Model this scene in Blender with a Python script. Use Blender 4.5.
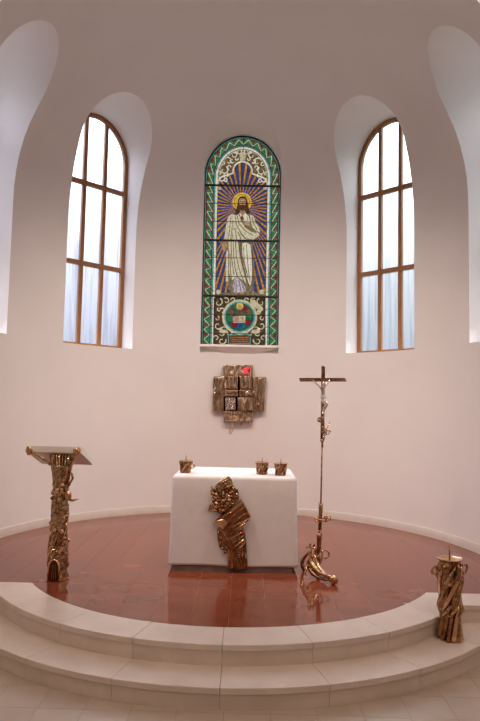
import bpy, math, random
from mathutils import Vector, Matrix, noise

# ------------------------------------------------------------------ clear
for o in list(bpy.data.objects): bpy.data.objects.remove(o)
scene = bpy.context.scene
col = scene.collection
random.seed(7)
PI = math.pi

# ------------------------------------------------------------------ camera
FPX, PITCH, YAW, ROLL = 601.2, .0742, -.0126, -.0209
CAM = Vector((.1439, -6.9852, 1.7573))
Fv = Vector((math.sin(YAW)*math.cos(PITCH), math.cos(YAW)*math.cos(PITCH), math.sin(PITCH)))
_r = Vector((math.cos(YAW), -math.sin(YAW), 0)); _u = _r.cross(Fv)
Rv = math.cos(ROLL)*_r - math.sin(ROLL)*_u
Uv = math.sin(ROLL)*_r + math.cos(ROLL)*_u
cam_data = bpy.data.cameras.new('camera')
cam = bpy.data.objects.new('camera', cam_data); col.objects.link(cam)
cam_data.sensor_fit = 'HORIZONTAL'; cam_data.sensor_width = 36; cam_data.lens = 36*FPX/480
cam_data.clip_start = .05; cam_data.clip_end = 500
M4 = Matrix((Rv, Uv, -Fv)).transposed().to_4x4(); M4.translation = CAM
cam.matrix_world = M4
scene.camera = cam

# ------------------------------------------------------------------ world: overcast daylight, brighter towards the zenith
w = bpy.data.worlds.new('overcast_sky'); scene.world = w; w.use_nodes = True
nt = w.node_tree; nt.nodes.clear()
_o = nt.nodes.new('ShaderNodeOutputWorld'); _b = nt.nodes.new('ShaderNodeBackground')
_tc = nt.nodes.new('ShaderNodeTexCoord'); _sx = nt.nodes.new('ShaderNodeSeparateXYZ'); _cr = nt.nodes.new('ShaderNodeValToRGB')
nt.links.new(_tc.outputs['Generated'], _sx.inputs[0]); nt.links.new(_sx.outputs['Z'], _cr.inputs[0])
nt.links.new(_cr.outputs[0], _b.inputs['Color']); nt.links.new(_b.outputs[0], _o.inputs['Surface'])
_e = _cr.color_ramp.elements
_e[0].position = 0.0; _e[0].color = (.06, .065, .06, 1)
_e[1].position = .7; _e[1].color = (.86, .95, 1.15, 1)
for _p, _c in ((.04, (.048, .050, .060, 1)), (.10, (.055, .057, .069, 1)), (.20, (.083, .086, .100, 1)), (.29, (.16, .168, .19, 1)), (.43, (.47, .51, .59, 1))):
    k = _e.new(_p); k.color = _c
_b.inputs['Strength'].default_value = 8.5

# ------------------------------------------------------------------ lights: the church's own lamps
def area(name, loc, target, size, power, color, spread=PI):
    l = bpy.data.lights.new(name, 'AREA'); l.shape = 'DISK'; l.size = size; l.energy = power; l.color = color; l.spread = spread
    o = bpy.data.objects.new(name, l); col.objects.link(o); o.location = loc
    o.rotation_euler = (Vector(target)-Vector(loc)).to_track_quat('-Z', 'Y').to_euler(); return o
def spot(name, loc, target, power, color, angle, blend=1, r=.5):
    l = bpy.data.lights.new(name, 'SPOT'); l.energy = power; l.color = color; l.spot_size = math.radians(angle); l.spot_blend = blend; l.shadow_soft_size = r
    o = bpy.data.objects.new(name, l); col.objects.link(o); o.location = loc
    o.rotation_euler = (Vector(target)-Vector(loc)).to_track_quat('-Z', 'Y').to_euler(); return o
WARM = (1, .77, .63); SPOTC = (1, .83, .72)
spot('chancel_spot_light', (-2.0, -1.7, 7.0), (.4, 2.7, .9), 740, SPOTC, 80)
spot('chancel_spot_light', (2.0, -1.7, 7.0), (-.4, 2.7, .9), 740, SPOTC, 80)
for _x in (-2.6, 2.6):                     # shaded pendant lamps of the nave, shining downwards
    for _y in (-3.6, -7.5): spot('nave_lamp_light', (_x, _y, 4.8), (_x*.8, _y+.5, 0), 112, WARM, 150, .6, .13)

vs = scene.view_settings
scene.display_settings.display_device = 'sRGB'
vs.view_transform = 'Standard'; vs.look = 'None'; vs.gamma = 1; vs.use_curve_mapping = False
vs.exposure = 0.28

# ------------------------------------------------------------------ helpers
def at(px, py, Y):
    """point of the vertical plane y = Y seen at photo pixel (px, py)"""
    d = Fv + (px-240)/FPX*Rv + (360.5-py)/FPX*Uv
    return CAM + d*((Y-CAM.y)/d.y)
def atz(px, py, z):
    d = Fv + (px-240)/FPX*Rv + (360.5-py)/FPX*Uv
    return CAM + d*((z-CAM.z)/d.z)

def tag(o, label=None, cat=None, group=None, kind=None):
    if label: o['label'] = label
    if cat: o['category'] = cat
    if group: o['group'] = group
    if kind: o['kind'] = kind
    return o
def empty(name, loc=(0, 0, 0), rz=0):
    o = bpy.data.objects.new(name, None); o.empty_display_size = .1; col.objects.link(o)
    o.location = loc; o.rotation_euler = (0, 0, rz); return o
def copy_tree(o, parent=None):
    c = o.copy(); col.objects.link(c); c.parent = parent
    for ch in list(o.children): copy_tree(ch, c)
    return c

class MB:
    def __init__(s): s.v = []; s.f = []
    def add(s, vs, fs):
        n = len(s.v); s.v += [tuple(p) for p in vs]; s.f += [tuple(i+n for i in f) for f in fs]; return s
    def box(s, a, b):
        x0, y0, z0 = a; x1, y1, z1 = b
        return s.add([(x0,y0,z0),(x1,y0,z0),(x1,y1,z0),(x0,y1,z0),(x0,y0,z1),(x1,y0,z1),(x1,y1,z1),(x0,y1,z1)],
                     [(0,3,2,1),(4,5,6,7),(0,1,5,4),(1,2,6,5),(2,3,7,6),(3,0,4,7)])
    def prism(s, pts, z0, z1):          # plan polygon, counter-clockwise
        n = len(pts)
        return s.add([(p[0], p[1], z0) for p in pts]+[(p[0], p[1], z1) for p in pts],
                     [tuple(range(n-1, -1, -1)), tuple(range(n, 2*n))]+[(i, (i+1) % n, n+(i+1) % n, n+i) for i in range(n)])
    def extr(s, pts, d):                # 3D polygon extruded by vector d
        n = len(pts); d = Vector(d)
        return s.add([Vector(p) for p in pts]+[Vector(p)+d for p in pts],
                     [tuple(range(n)), tuple(range(2*n-1, n-1, -1))]+[(i, n+i, n+(i+1) % n, (i+1) % n) for i in range(n)])
    def slab(s, pts, d, bev=.006):      # extruded with a chamfered front (front = far end of d)
        n = len(pts); d = Vector(d); P = [Vector(p) for p in pts]; c = sum(P, Vector())/n
        m = d.length
        A = P; B = [p+d*(1-min(.5, bev/m)) for p in P]; C = [p+d+(c-p).normalized()*min(bev, (c-p).length*.4) for p in P]
        fs = [tuple(range(n)), tuple(range(3*n-1, 2*n-1, -1))]
        for k in (0, n):
            fs += [(k+i, k+n+i, k+n+(i+1) % n, k+(i+1) % n) for i in range(n)]
        return s.add(A+B+C, fs)
    def tube(s, path, rad, n=8, cap=True):
        P = [Vector(p) for p in path]; m = len(P)
        if not hasattr(rad, '__len__'): rad = [rad]*m
        rings = []; up = None
        for i in range(m):
            t = (P[min(i+1, m-1)]-P[max(i-1, 0)]).normalized()
            if up is None:
                up = t.orthogonal().normalized()
            else:
                up = (up - t*up.dot(t)); up = up.normalized() if up.length > 1e-6 else t.orthogonal().normalized()
            b = t.cross(up)
            rings.append([P[i]+(up*math.cos(2*PI*k/n)+b*math.sin(2*PI*k/n))*rad[i] for k in range(n)])
        fs = []
        for i in range(m-1):
            fs += [(i*n+k, i*n+(k+1) % n, (i+1)*n+(k+1) % n, (i+1)*n+k) for k in range(n)]
        if cap: fs += [tuple(range(n-1, -1, -1)), tuple(range((m-1)*n, m*n))]
        return s.add([p for r in rings for p in r], fs)
    def ring(s, c, ax, R, r, a0=0, a1=2*PI, n=20, m=8, sq=1.0, roll=0):
        ax = Vector(ax).normalized(); x = ax.orthogonal().normalized(); y = ax.cross(x)
        return s.tube([Vector(c)+(x*math.cos(a0+(a1-a0)*i/n+roll)+y*math.sin(a0+(a1-a0)*i/n+roll)*sq)*R for i in range(n+1)], r, m)
    def ball(s, c, r, nu=12, nv=8, sc=(1, 1, 1)):
        vs = []; fs = []
        for j in range(nv+1):
            t = PI*j/nv
            for i in range(nu):
                a = 2*PI*i/nu
                vs.append((c[0]+r*sc[0]*math.sin(t)*math.cos(a), c[1]+r*sc[1]*math.sin(t)*math.sin(a), c[2]+r*sc[2]*math.cos(t)))
        for j in range(nv):
            fs += [(j*nu+i, (j+1)*nu+i, (j+1)*nu+(i+1) % nu, j*nu+(i+1) % nu) for i in range(nu)]
        return s.add(vs, fs)
    def rock(s, c, r, seed, nu=8, nv=6, sc=(1, 1, 1)):
        k = len(s.v); s.ball((0, 0, 0), r, nu, nv, sc)
        for i in range(k, len(s.v)):
            p = Vector(s.v[i]); q = p*(1+.32*noise.noise(p*(1.3/r)+Vector((seed*3.1, seed, 0))))
            s.v[i] = tuple(q+Vector(c))
        return s
    def lathe(s, c, prof, n=24, rf=None, closed=False):   # prof: (r, z); rf(theta, z, r) -> r
        vs = []; fs = []
        for r, z in prof:
            for i in range(n):
                a = 2*PI*i/n; q = rf(a, z, r) if rf else r
                vs.append((c[0]+q*math.cos(a), c[1]+q*math.sin(a), c[2]+z))
        for j in range(len(prof)-1):
            fs += [(j*n+i, j*n+(i+1) % n, (j+1)*n+(i+1) % n, (j+1)*n+i) for i in range(n)]
        fs += [tuple(range(n-1, -1, -1)), tuple(range((len(prof)-1)*n, len(prof)*n))]
        return s.add(vs, fs)
    def mesh(s, name, mat, smooth=False, merge=False, angle=None):
        me = bpy.data.meshes.new(name); me.from_pydata(s.v, [], s.f)
        me.materials.append(mat)
        if merge:
            import bmesh
            b = bmesh.new(); b.from_mesh(me); bmesh.ops.remove_doubles(b, verts=b.verts, dist=1e-4); b.to_mesh(me); b.free()
        me.validate(); me.update()
        if smooth:
            me.shade_smooth()
            if angle: me.set_sharp_from_angle(angle=math.radians(angle))
        return me
    def build(s, name, mat, parent=None, smooth=False, merge=False, angle=None):
        o = bpy.data.objects.new(name, s.mesh(name, mat, smooth, merge, angle)); col.objects.link(o)
        if parent: o.parent = parent
        return o

# local frame: subtract the parent's location so children are built around it
class LMB(MB):
    def __init__(s, base): super().__init__(); s.base = Vector(base)
    def mesh(s, *a, **k):
        s.v = [tuple(Vector(p)-s.base) for p in s.v]; return super().mesh(*a, **k)

# ------------------------------------------------------------------ materials
def mat(name):
    m = bpy.data.materials.new(name); m.use_nodes = True
    return m, m.node_tree, m.node_tree.nodes['Principled BSDF']
def link(t, a, b): t.links.new(a, b)
def nnode(t, kind, **kw):
    n = t.nodes.new(kind)
    for k, v in kw.items(): setattr(n, k, v)
    return n
def noisy(name, c1, c2, scale=5, rough=.5, metal=0, bump=0, bscale=None, stretch=(1, 1, 1), detail=4, lo=.3, hi=.7, coat=0, rnd=0, spec=.5, bdist=.01):
    m, t, b = mat(name)
    geo = nnode(t, 'ShaderNodeNewGeometry'); mp = nnode(t, 'ShaderNodeMapping'); mp.inputs['Scale'].default_value = stretch
    link(t, geo.outputs['Position'], mp.inputs['Vector'])
    nz = nnode(t, 'ShaderNodeTexNoise'); nz.inputs['Scale'].default_value = scale; nz.inputs['Detail'].default_value = detail
    link(t, mp.outputs[0], nz.inputs['Vector'])
    cr = nnode(t, 'ShaderNodeValToRGB'); cr.color_ramp.elements[0].position = lo; cr.color_ramp.elements[1].position = hi
    cr.color_ramp.elements[0].color = (*c1, 1); cr.color_ramp.elements[1].color = (*c2, 1)
    link(t, nz.outputs['Fac'], cr.inputs[0])
    out = cr.outputs[0]
    if rnd:
        oi = nnode(t, 'ShaderNodeObjectInfo'); hs = nnode(t, 'ShaderNodeHueSaturation')
        mr = nnode(t, 'ShaderNodeMapRange'); mr.inputs['To Min'].default_value = 1-rnd; mr.inputs['To Max'].default_value = 1+rnd
        link(t, oi.outputs['Random'], mr.inputs['Value']); link(t, mr.outputs[0], hs.inputs['Value']); link(t, out, hs.inputs['Color'])
        ad = nnode(t, 'ShaderNodeVectorMath', operation='SCALE'); cb = nnode(t, 'ShaderNodeCombineXYZ')
        link(t, oi.outputs['Random'], cb.inputs[0]); link(t, oi.outputs['Random'], cb.inputs[2]); ad.inputs['Scale'].default_value = 37
        link(t, cb.outputs[0], ad.inputs[0]); link(t, ad.outputs[0], mp.inputs['Location'])
        out = hs.outputs[0]
    link(t, out, b.inputs['Base Color'])
    b.inputs['Roughness'].default_value = rough; b.inputs['Metallic'].default_value = metal; b.inputs['Coat Weight'].default_value = coat
    b.inputs['Coat Roughness'].default_value = .05; b.inputs['Specular IOR Level'].default_value = spec
    if bump:
        n2 = nnode(t, 'ShaderNodeTexNoise'); n2.inputs['Scale'].default_value = bscale or scale*4; n2.inputs['Detail'].default_value = 3
        link(t, mp.outputs[0], n2.inputs['Vector'])
        bp = nnode(t, 'ShaderNodeBump'); bp.inputs['Strength'].default_value = bump; bp.inputs['Distance'].default_value = bdist
        link(t, n2.outputs['Fac'], bp.inputs['Height']); link(t, bp.outputs[0], b.inputs['Normal'])
    return m
PLASTER = noisy('painted_plaster', (.78, .735, .715), (.81, .765, .745), 1.5, .85, bump=.08, bscale=90, bdist=.004, spec=.2)
BASEB = noisy('cream_baseboard_stone', (.62, .54, .48), (.68, .60, .54), 6, .35)
MARBLE = noisy('red_marble', (.185, .042, .019), (.255, .066, .031), 3.0, .05, stretch=(.7, 1.5, 1), detail=2, lo=.25, hi=.78, rnd=.07, spec=.5)
GROUT = noisy('grout', (.36, .19, .14), (.44, .25, .19), 9, .8)
STEP = noisy('cream_stone', (.68, .57, .48), (.78, .67, .58), 3.5, .20, detail=6, rnd=.035)
STEPR = STEP
CORE = noisy('mortar', (.26, .19, .15), (.31, .23, .18), 8, .8)
NTILE = noisy('beige_floor_tile', (.50, .41, .33), (.58, .48, .39), 4, .33, detail=6, rnd=.03)
WOOD = noisy('brown_window_wood', (.26, .105, .03), (.36, .155, .05), 4, .4, stretch=(6, 6, 1), bump=.1)
BRONZE = noisy('polished_bronze', (.20, .11, .055), (.68, .47, .29), 30, .27, 1, bump=.6, bscale=60, lo=.36, hi=.66)
BRONZED = noisy('dark_bronze', (.15, .062, .028), (.50, .27, .14), 22, .26, 1, bump=.3, bscale=55)
BRONZES = noisy('smooth_gilt_bronze', (.55, .30, .15), (.85, .56, .34), 12, .17, 1, bump=.10, bscale=30)
BRONZEP = noisy('red_patinated_bronze', (.20, .06, .03), (.44, .20, .10), 14, .3, 1, bump=.2, bscale=40)
SILVER = noisy('silvered_bronze', (.62, .56, .50), (.85, .80, .75), 30, .25, 1, bump=.15)
CLOTH = noisy('white_altar_cloth', (.74, .70, .69), (.78, .74, .73), 10, .9, bump=.12, bscale=260, bdist=.002, spec=.1)
STONEW = noisy('white_stone', (.80, .75, .70), (.86, .81, .76), 7, .45)
PLINTH = noisy('grey_stone_plinth', (.20, .15, .14), (.28, .22, .20), 9, .5)

def pane_material(name, tint, dark, seed):
    m, t, b = mat(name); out = t.nodes['Material Output']
    geo = nnode(t, 'ShaderNodeNewGeometry'); mp = nnode(t, 'ShaderNodeMapping'); mp.inputs['Scale'].default_value = (9, 9, .55); mp.inputs['Location'].default_value = (seed, seed, 0)
    link(t, geo.outputs['Position'], mp.inputs['Vector'])
    nz = nnode(t, 'ShaderNodeTexNoise'); nz.inputs['Scale'].default_value = 1.6; nz.inputs['Detail'].default_value = 3
    link(t, mp.outputs[0], nz.inputs['Vector'])
    cr = nnode(t, 'ShaderNodeValToRGB'); cr.color_ramp.elements[0].position = .3; cr.color_ramp.elements[1].position = .56
    cr.color_ramp.elements[0].color = (*dark, 1); cr.color_ramp.elements[1].color = (*tint, 1)
    link(t, nz.outputs['Fac'], cr.inputs[0])
    tr = nnode(t, 'ShaderNodeBsdfTransparent'); link(t, cr.outputs[0], tr.inputs[0])
    tl = nnode(t, 'ShaderNodeBsdfTranslucent'); tl.inputs[0].default_value = (.9, .93, 1, 1)
    gl = nnode(t, 'ShaderNodeBsdfGlossy'); gl.inputs['Roughness'].default_value = .25
    m1 = nnode(t, 'ShaderNodeMixShader'); m1.inputs[0].default_value = .07; link(t, tr.outputs[0], m1.inputs[1]); link(t, tl.outputs[0], m1.inputs[2])
    m2 = nnode(t, 'ShaderNodeMixShader'); m2.inputs[0].default_value = .03; link(t, m1.outputs[0], m2.inputs[1]); link(t, gl.outputs[0], m2.inputs[2])
    link(t, m2.outputs[0], out.inputs['Surface']); return m
PANE = pane_material('ribbed_clear_glass', (.96, .97, 1), (.55, .54, .60), 0)
PANEG = pane_material('ribbed_glass_tree_tint', (.80, .84, .79), (.50, .55, .52), 4)  # trees beyond and the dimmer daylight there are put into this tint

def stained(name, c, s=1.0, var=.45, scale=26):
    """antique coloured glass with the daylight behind it put in as emission"""
    m, t, b = mat(name)
    geo = nnode(t, 'ShaderNodeNewGeometry'); nz = nnode(t, 'ShaderNodeTexNoise'); nz.inputs['Scale'].default_value = scale; nz.inputs['Detail'].default_value = 3
    link(t, geo.outputs['Position'], nz.inputs['Vector'])
    cr = nnode(t, 'ShaderNodeValToRGB'); cr.color_ramp.elements[0].position = .32; cr.color_ramp.elements[1].position = .68
    cr.color_ramp.elements[0].color = (*[x*(1-var) for x in c], 1); cr.color_ramp.elements[1].color = (*[min(1, x*(1+var)) for x in c], 1)
    link(t, nz.outputs['Fac'], cr.inputs[0])
    link(t, cr.outputs[0], b.inputs['Emission Color']); b.inputs['Emission Strength'].default_value = s  # own glow in place of daylight coming through the glass
    b.inputs['Base Color'].default_value = (*[x*.12 for x in c], 1); b.inputs['Roughness'].default_value = .25
    return m
G = {}
for n, c, v in (('green', (.022, .14, .05), .5), ('red', (.16, .010, .012), .5), ('turquoise', (.07, .27, .26), .35), ('cream', (.46, .40, .26), .35),
                ('white', (.60, .57, .45), .25), ('gold', (.42, .175, .014), .45), ('blue', (.020, .042, .18), .5), ('paleblue', (.14, .19, .45), .3),
                ('brown', (.11, .055, .025), .5), ('hair', (.055, .022, .012), .4), ('skin', (.36, .20, .11), .3), ('robe', (.50, .46, .32), .3),
                ('robeshade', (.16, .125, .07), .4), ('halo', (.52, .37, .06), .3), ('scroll', (.12, .08, .034), .6), ('darkground', (.055, .036, .018), .5),
                ('plaque', (.13, .05, .022), .4), ('pink', (.42, .25, .20), .35), ('lilac', (.40, .36, .42), .3), ('darkgreen', (.02, .075, .05), .5)):
    G[n] = stained(n+'_stained_glass', c, .8, v)
LEAD = noisy('lead_came', (.012, .012, .012), (.03, .028, .026), 20, .55)
m, t, b = mat('red_sanctuary_light'); b.inputs['Base Color'].default_value = (.8, .03, .05, 1); b.inputs['Emission Color'].default_value = (1, .03, .07, 1); b.inputs['Emission Strength'].default_value = 1.3; b.inputs['Roughness'].default_value = .2
REDLAMP = m

# ================================================================== STRUCTURE
R = 3.1; Z0, DB, DE = 4.4231, 2.7828, 2.1744
YCH = -1.04                              # the chord where the apse opens into the nave
def rz(z):
    t = min(max((z-Z0)/DB, 0), .99999); return R*(1-t**DE)**(1/DE)
ZS, ZSP, RISE = 2.6205, 5.70, .70        # sill, springing, rise of every window
WINS = [(-1.515, .60), (-.7786, .60), (0.0, .655), (.7786, .60), (1.515, .60)]
RISES = [.675, .665, .735, .665, .675]     # rise of each opening in the curved wall
NA = 28
zr_low = [0, .6, 1.2, 1.8, 2.2, ZS]
zr_mid = [ZS+(ZSP-ZS)*i/14 for i in range(1, 15)]
zr_arch = sorted({round(ZSP+r_*math.sin(.5*PI*i/NA), 6) for r_ in set(RISES) for i in range(1, NA+1)})
zt = zr_arch[-1]
zr_top = [zt+(Z0+DB*.9999-zt)*math.sin(.5*PI*i/14) for i in range(1, 15)]
ROWS = zr_low+zr_mid+zr_arch+zr_top
def half_u(z, wd, rise):
    if z <= ZSP: return wd
    if z >= ZSP+rise-2e-6: return 0
    return wd*math.sqrt(max(0, 1-((z-ZSP)/rise)**2))
def P3(th, z): r = rz(z); return (r*math.sin(th), r*math.cos(th), z)
def th_end(z):
    r = rz(z); return PI if r <= abs(YCH) else math.acos(YCH/r)
wall = MB()
bounds = [None]+[.5*(WINS[i][0]+WINS[i+1][0]) for i in range(4)]+[None]
NC = 8
for wi, (a, wd) in enumerate(WINS):
    def edges(z):
        lo = -th_end(z) if bounds[wi] is None else bounds[wi]
        hi = th_end(z) if bounds[wi+1] is None else bounds[wi+1]
        to = math.asin(min(1, half_u(z, wd, RISES[wi])/rz(z)))
        return lo, a-to, a+to, hi
    blocks = []
    for (i0, i1, n) in ((0, 1, NC), (2, 3, NC)):
        grid = []
        for z in ROWS:
            e = edges(z); grid.append([P3(e[i0]+(e[i1]-e[i0])*k/n, z) for k in range(n+1)])
        blocks.append(grid)
    grid = []
    for z in zr_low:
        e = edges(z); grid.append([P3(e[1]+(e[2]-e[1])*k/8, z) for k in range(9)])
    blocks.append(grid)
    for grid in blocks:
        m_ = len(grid[0])
        wall.add([p for row in grid for p in row],
                 [(j*m_+i, j*m_+i+1, (j+1)*m_+i+1, (j+1)*m_+i) for j in range(len(grid)-1) for i in range(m_-1)])
wall_apse = wall.build('wall_apse', PLASTER, smooth=True, merge=True); tag(wall_apse, kind='structure')
tag(wall_apse, 'curved pinkish white plaster apse wall rising into a half dome')
# reveals (the thickness of the wall round every opening)
GD = [3.345, 3.345, 3.115, 3.345, 3.345]          # distance of each window's glass from the apse axis
def frame_of(a): return Vector((math.sin(a), math.cos(a), 0)), Vector((math.cos(a), -math.sin(a), 0))
def contour(wd, rise, zs=ZS):
    pts = [(-wd, zs)]+[(-wd, z) for z in zr_mid]
    pts += [(-half_u(z, wd, rise), z) for z in zr_arch if z <= ZSP+rise+1e-6]
    return pts+[(-u, z) for u, z in reversed(pts[:-1])]
for wi, (a, wd) in enumerate(WINS):
    d, tt = frame_of(a); rv = MB(); c = contour(wd, RISES[wi]); DEEP = GD[wi]+.12
    vs_ = []; n = len(c)
    for u, z in c:
        r0 = math.sqrt(rz(z)**2-u*u)
        for k in range(4):
            q = r0+(DEEP-r0)*k/3; zk = z if z <= ZSP else ZSP+(z-ZSP)*(1+(RISE/RISES[wi]-1)*k/3); vs_.append(d*q+tt*u+Vector((0, 0, zk)))
    rv.add(vs_, [(i*4+k, i*4+k+1, (i+1)*4+k+1, (i+1)*4+k) for i in range(n-1) for k in range(3)])
    # sill surface
    m_ = 9; vs_ = []
    for k in range(m_):
        u = -wd+2*wd*k/(m_-1); vs_ += [d*math.sqrt(R*R-u*u)+tt*u+Vector((0, 0, ZS)), d*DEEP+tt*u+Vector((0, 0, ZS))]
    rv.add(vs_, [(2*k, 2*k+2, 2*k+3, 2*k+1) for k in range(m_-1)])
    o = rv.build('window_reveal', PLASTER, wall_apse, smooth=True, merge=True, angle=40)
# nave shell: chancel wall, side walls, back wall, ceiling
NX, NY, NZ, ZF = 5.2, -13.0, 8.6, -.3136
cw = MB()
zz = [z for z in ROWS if rz(z) > abs(YCH)]
vs_ = []; z_ = [ZF]+zz
for z in z_:
    r = rz(max(z, 0)); h = math.sqrt(r*r-YCH*YCH); vs_ += [(-NX, YCH, z), (-h, YCH, z), (h, YCH, z), (NX, YCH, z)]
fs_ = []
for j in range(len(z_)-1):
    fs_ += [(4*j, 4*j+1, 4*j+5, 4*j+4), (4*j+2, 4*j+3, 4*j+7, 4*j+6)]
cw.add(vs_, fs_); L = 4*(len(z_)-1)
h = math.sqrt(rz(z_[-1])**2-YCH**2); cw.add([(-NX, YCH, z_[-1]), (NX, YCH, z_[-1]), (NX, YCH, NZ), (-NX, YCH, NZ)], [(0, 1, 2, 3)])
tag(cw.build('wall_chancel', PLASTER), 'plain plaster wall around the apse opening', kind='structure')
tag(MB().box((-NX-.2, NY, ZF), (-NX, YCH, NZ)).build('wall_left', PLASTER), 'left plaster wall of the nave', kind='structure')
tag(MB().box((NX, NY, ZF), (NX+.2, YCH, NZ)).build('wall_right', PLASTER), 'right plaster wall of the nave', kind='structure')
tag(MB().box((-NX-.2, NY-.2, ZF), (NX+.2, NY, NZ)).build('wall_back', PLASTER), 'rear plaster wall of the nave', kind='structure')
tag(MB().box((-NX-.2, NY-.2, NZ), (NX+.2, YCH, NZ+.2)).build('ceiling', PLASTER), 'plain nave ceiling', kind='structure')

# ---------------- baseboard along the apse
bb = MB(); n = 96; te = math.acos(YCH/R)
prof = [(R-.002, 0), (R-.022, 0), (R-.022, .104), (R-.018, .11), (R-.002, .11)]
vs_ = [(r*math.sin(-te+2*te*i/n), r*math.cos(-te+2*te*i/n), z) for i in range(n+1) for r, z in prof]; m_ = len(prof)
bb.add(vs_, [(i*m_+k, i*m_+k+1, (i+1)*m_+k+1, (i+1)*m_+k) for i in range(n) for k in range(m_-1)])
tag(bb.build('baseboard_apse', BASEB, smooth=True, angle=40), 'low cream stone baseboard round the apse wall', kind='structure')

# ---------------- sanctuary floor, steps and nave floor
CY, RR, RU, RL, S = .187, 2.2585, 2.6168, 2.9463, .1568
YW1, YW2 = -1.385, -1.715                # straight wing edges of the two steps
def clip_poly(poly, region):             # Sutherland-Hodgman, both convex and counter-clockwise
    out = poly
    for i in range(len(region)):
        a, b_ = region[i], region[(i+1) % len(region)]
        inp, out = out, []
        if not inp: return []
        ex, ey = b_[0]-a[0], b_[1]-a[1]
        side = lambda p: ex*(p[1]-a[1])-ey*(p[0]-a[0])
        for k in range(len(inp)):
            p, q = inp[k], inp[(k+1) % len(inp)]; sp, sq = side(p), side(q)
            if sp >= 0: out.append(p)
            if (sp >= 0) != (sq >= 0):
                t_ = sp/(sp-sq); out.append((p[0]+t_*(q[0]-p[0]), p[1]+t_*(q[1]-p[1])))
    return out
def area_of(p): return .5*sum(p[i][0]*p[(i+1) % len(p)][1]-p[(i+1) % len(p)][0]*p[i][1] for i in range(len(p)))
RI = R-.024
te2 = math.acos(-1.03/RI)
regA = [(RI*math.sin(te2-2*te2*i/90), RI*math.cos(te2-2*te2*i/90)) for i in range(91)]        # apse part (counter-clockwise)
hc = math.asin(1.217/RR)
xc = RR*math.cos(hc)
regB = [(-xc, -1.03)]+[(RR*math.cos(PI+hc+(PI-2*hc)*i/48), CY+RR*math.sin(PI+hc+(PI-2*hc)*i/48)) for i in range(1, 48)]+[(xc, -1.03)]
corner_u = (math.sqrt(RU**2-(YW1-CY)**2), YW1); corner_l = (math.sqrt(RL**2-(YW2-CY)**2), YW2)
def arc_pts(r, a0, a1, n):               # angle measured from -y, towards +x
    return [(r*math.sin(a0+(a1-a0)*i/n), CY-r*math.cos(a0+(a1-a0)*i/n)) for i in range(n+1)]
fs_core = MB()
ru = RU-.035
a_u = math.atan2(math.sqrt(ru*ru-(YW1+.035-CY)**2), CY-(YW1+.035))
core_poly = [(NX-.01, YCH-.0), (NX-.01, YW1+.035)]
core_poly = [(-NX+.01, YW1+.035)]+arc_pts(ru, -a_u, a_u, 60)+[(NX-.01, YW1+.035), (NX-.01, YCH-.001), (-NX+.01, YCH-.001)]
fs_core.prism(core_poly, ZF, -.046)
te3 = math.acos(-1.045/(R-.002))
apse_poly = [((R-.001)*math.sin(te3-2*te3*i/90), (R-.001)*math.cos(te3-2*te3*i/90)) for i in range(91)]
fs_core.prism(apse_poly, ZF, -.0025)
fs_core.prism([(-xc, -1.03)]+regB[1:-1]+[(xc, -1.03)], -.05, -.0025)
floor_s = fs_core.build('floor_sanctuary', GROUT); tag(floor_s, 'raised sanctuary floor of polished red marble tiles', kind='structure')
TS, TX, GAP = .315, .03, .0030
TL = 2*TS; slab_cache = {}
for ix in range(-11, 11):
    for iy in range(-8, 12):
        ys = -1.03+iy*TL+(TS if ix % 2 else 0)
        for part in (0, 1):                                     # a slab that crosses the chord line is cut there
            x0 = TX+ix*TS+GAP*.5; x1 = TX+(ix+1)*TS-GAP*.5; y0 = ys+.0006; y1 = ys+TL-.0006
            if part == 0: y0 = max(y0, -1.03)
            else: y1 = min(y1, -1.03)
            if y1-y0 < .01: continue
            sq = [(x0, y0), (x1, y0), (x1, y1), (x0, y1)]
            pl = clip_poly(sq, regA if part == 0 else regB)
            if len(pl) < 3 or area_of(pl) < .002: continue
            cx_, cy_ = .5*(x0+x1), .5*(y0+y1)
            loc_pl = [(p[0]-cx_, p[1]-cy_) for p in pl]
            if area_of(pl) > .999*(x1-x0)*(y1-y0):
                key = round(y1-y0, 4)
                if key not in slab_cache: slab_cache[key] = MB().prism(loc_pl, -.02, 0).mesh('marble_tile', MARBLE)
                me = slab_cache[key]
            else: me = MB().prism(loc_pl, -.02, 0).mesh('marble_tile', MARBLE)
            o = bpy.data.objects.new('marble_tile', me); col.objects.link(o); o.parent = floor_s; o.location = (cx_, cy_, 0)

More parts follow.
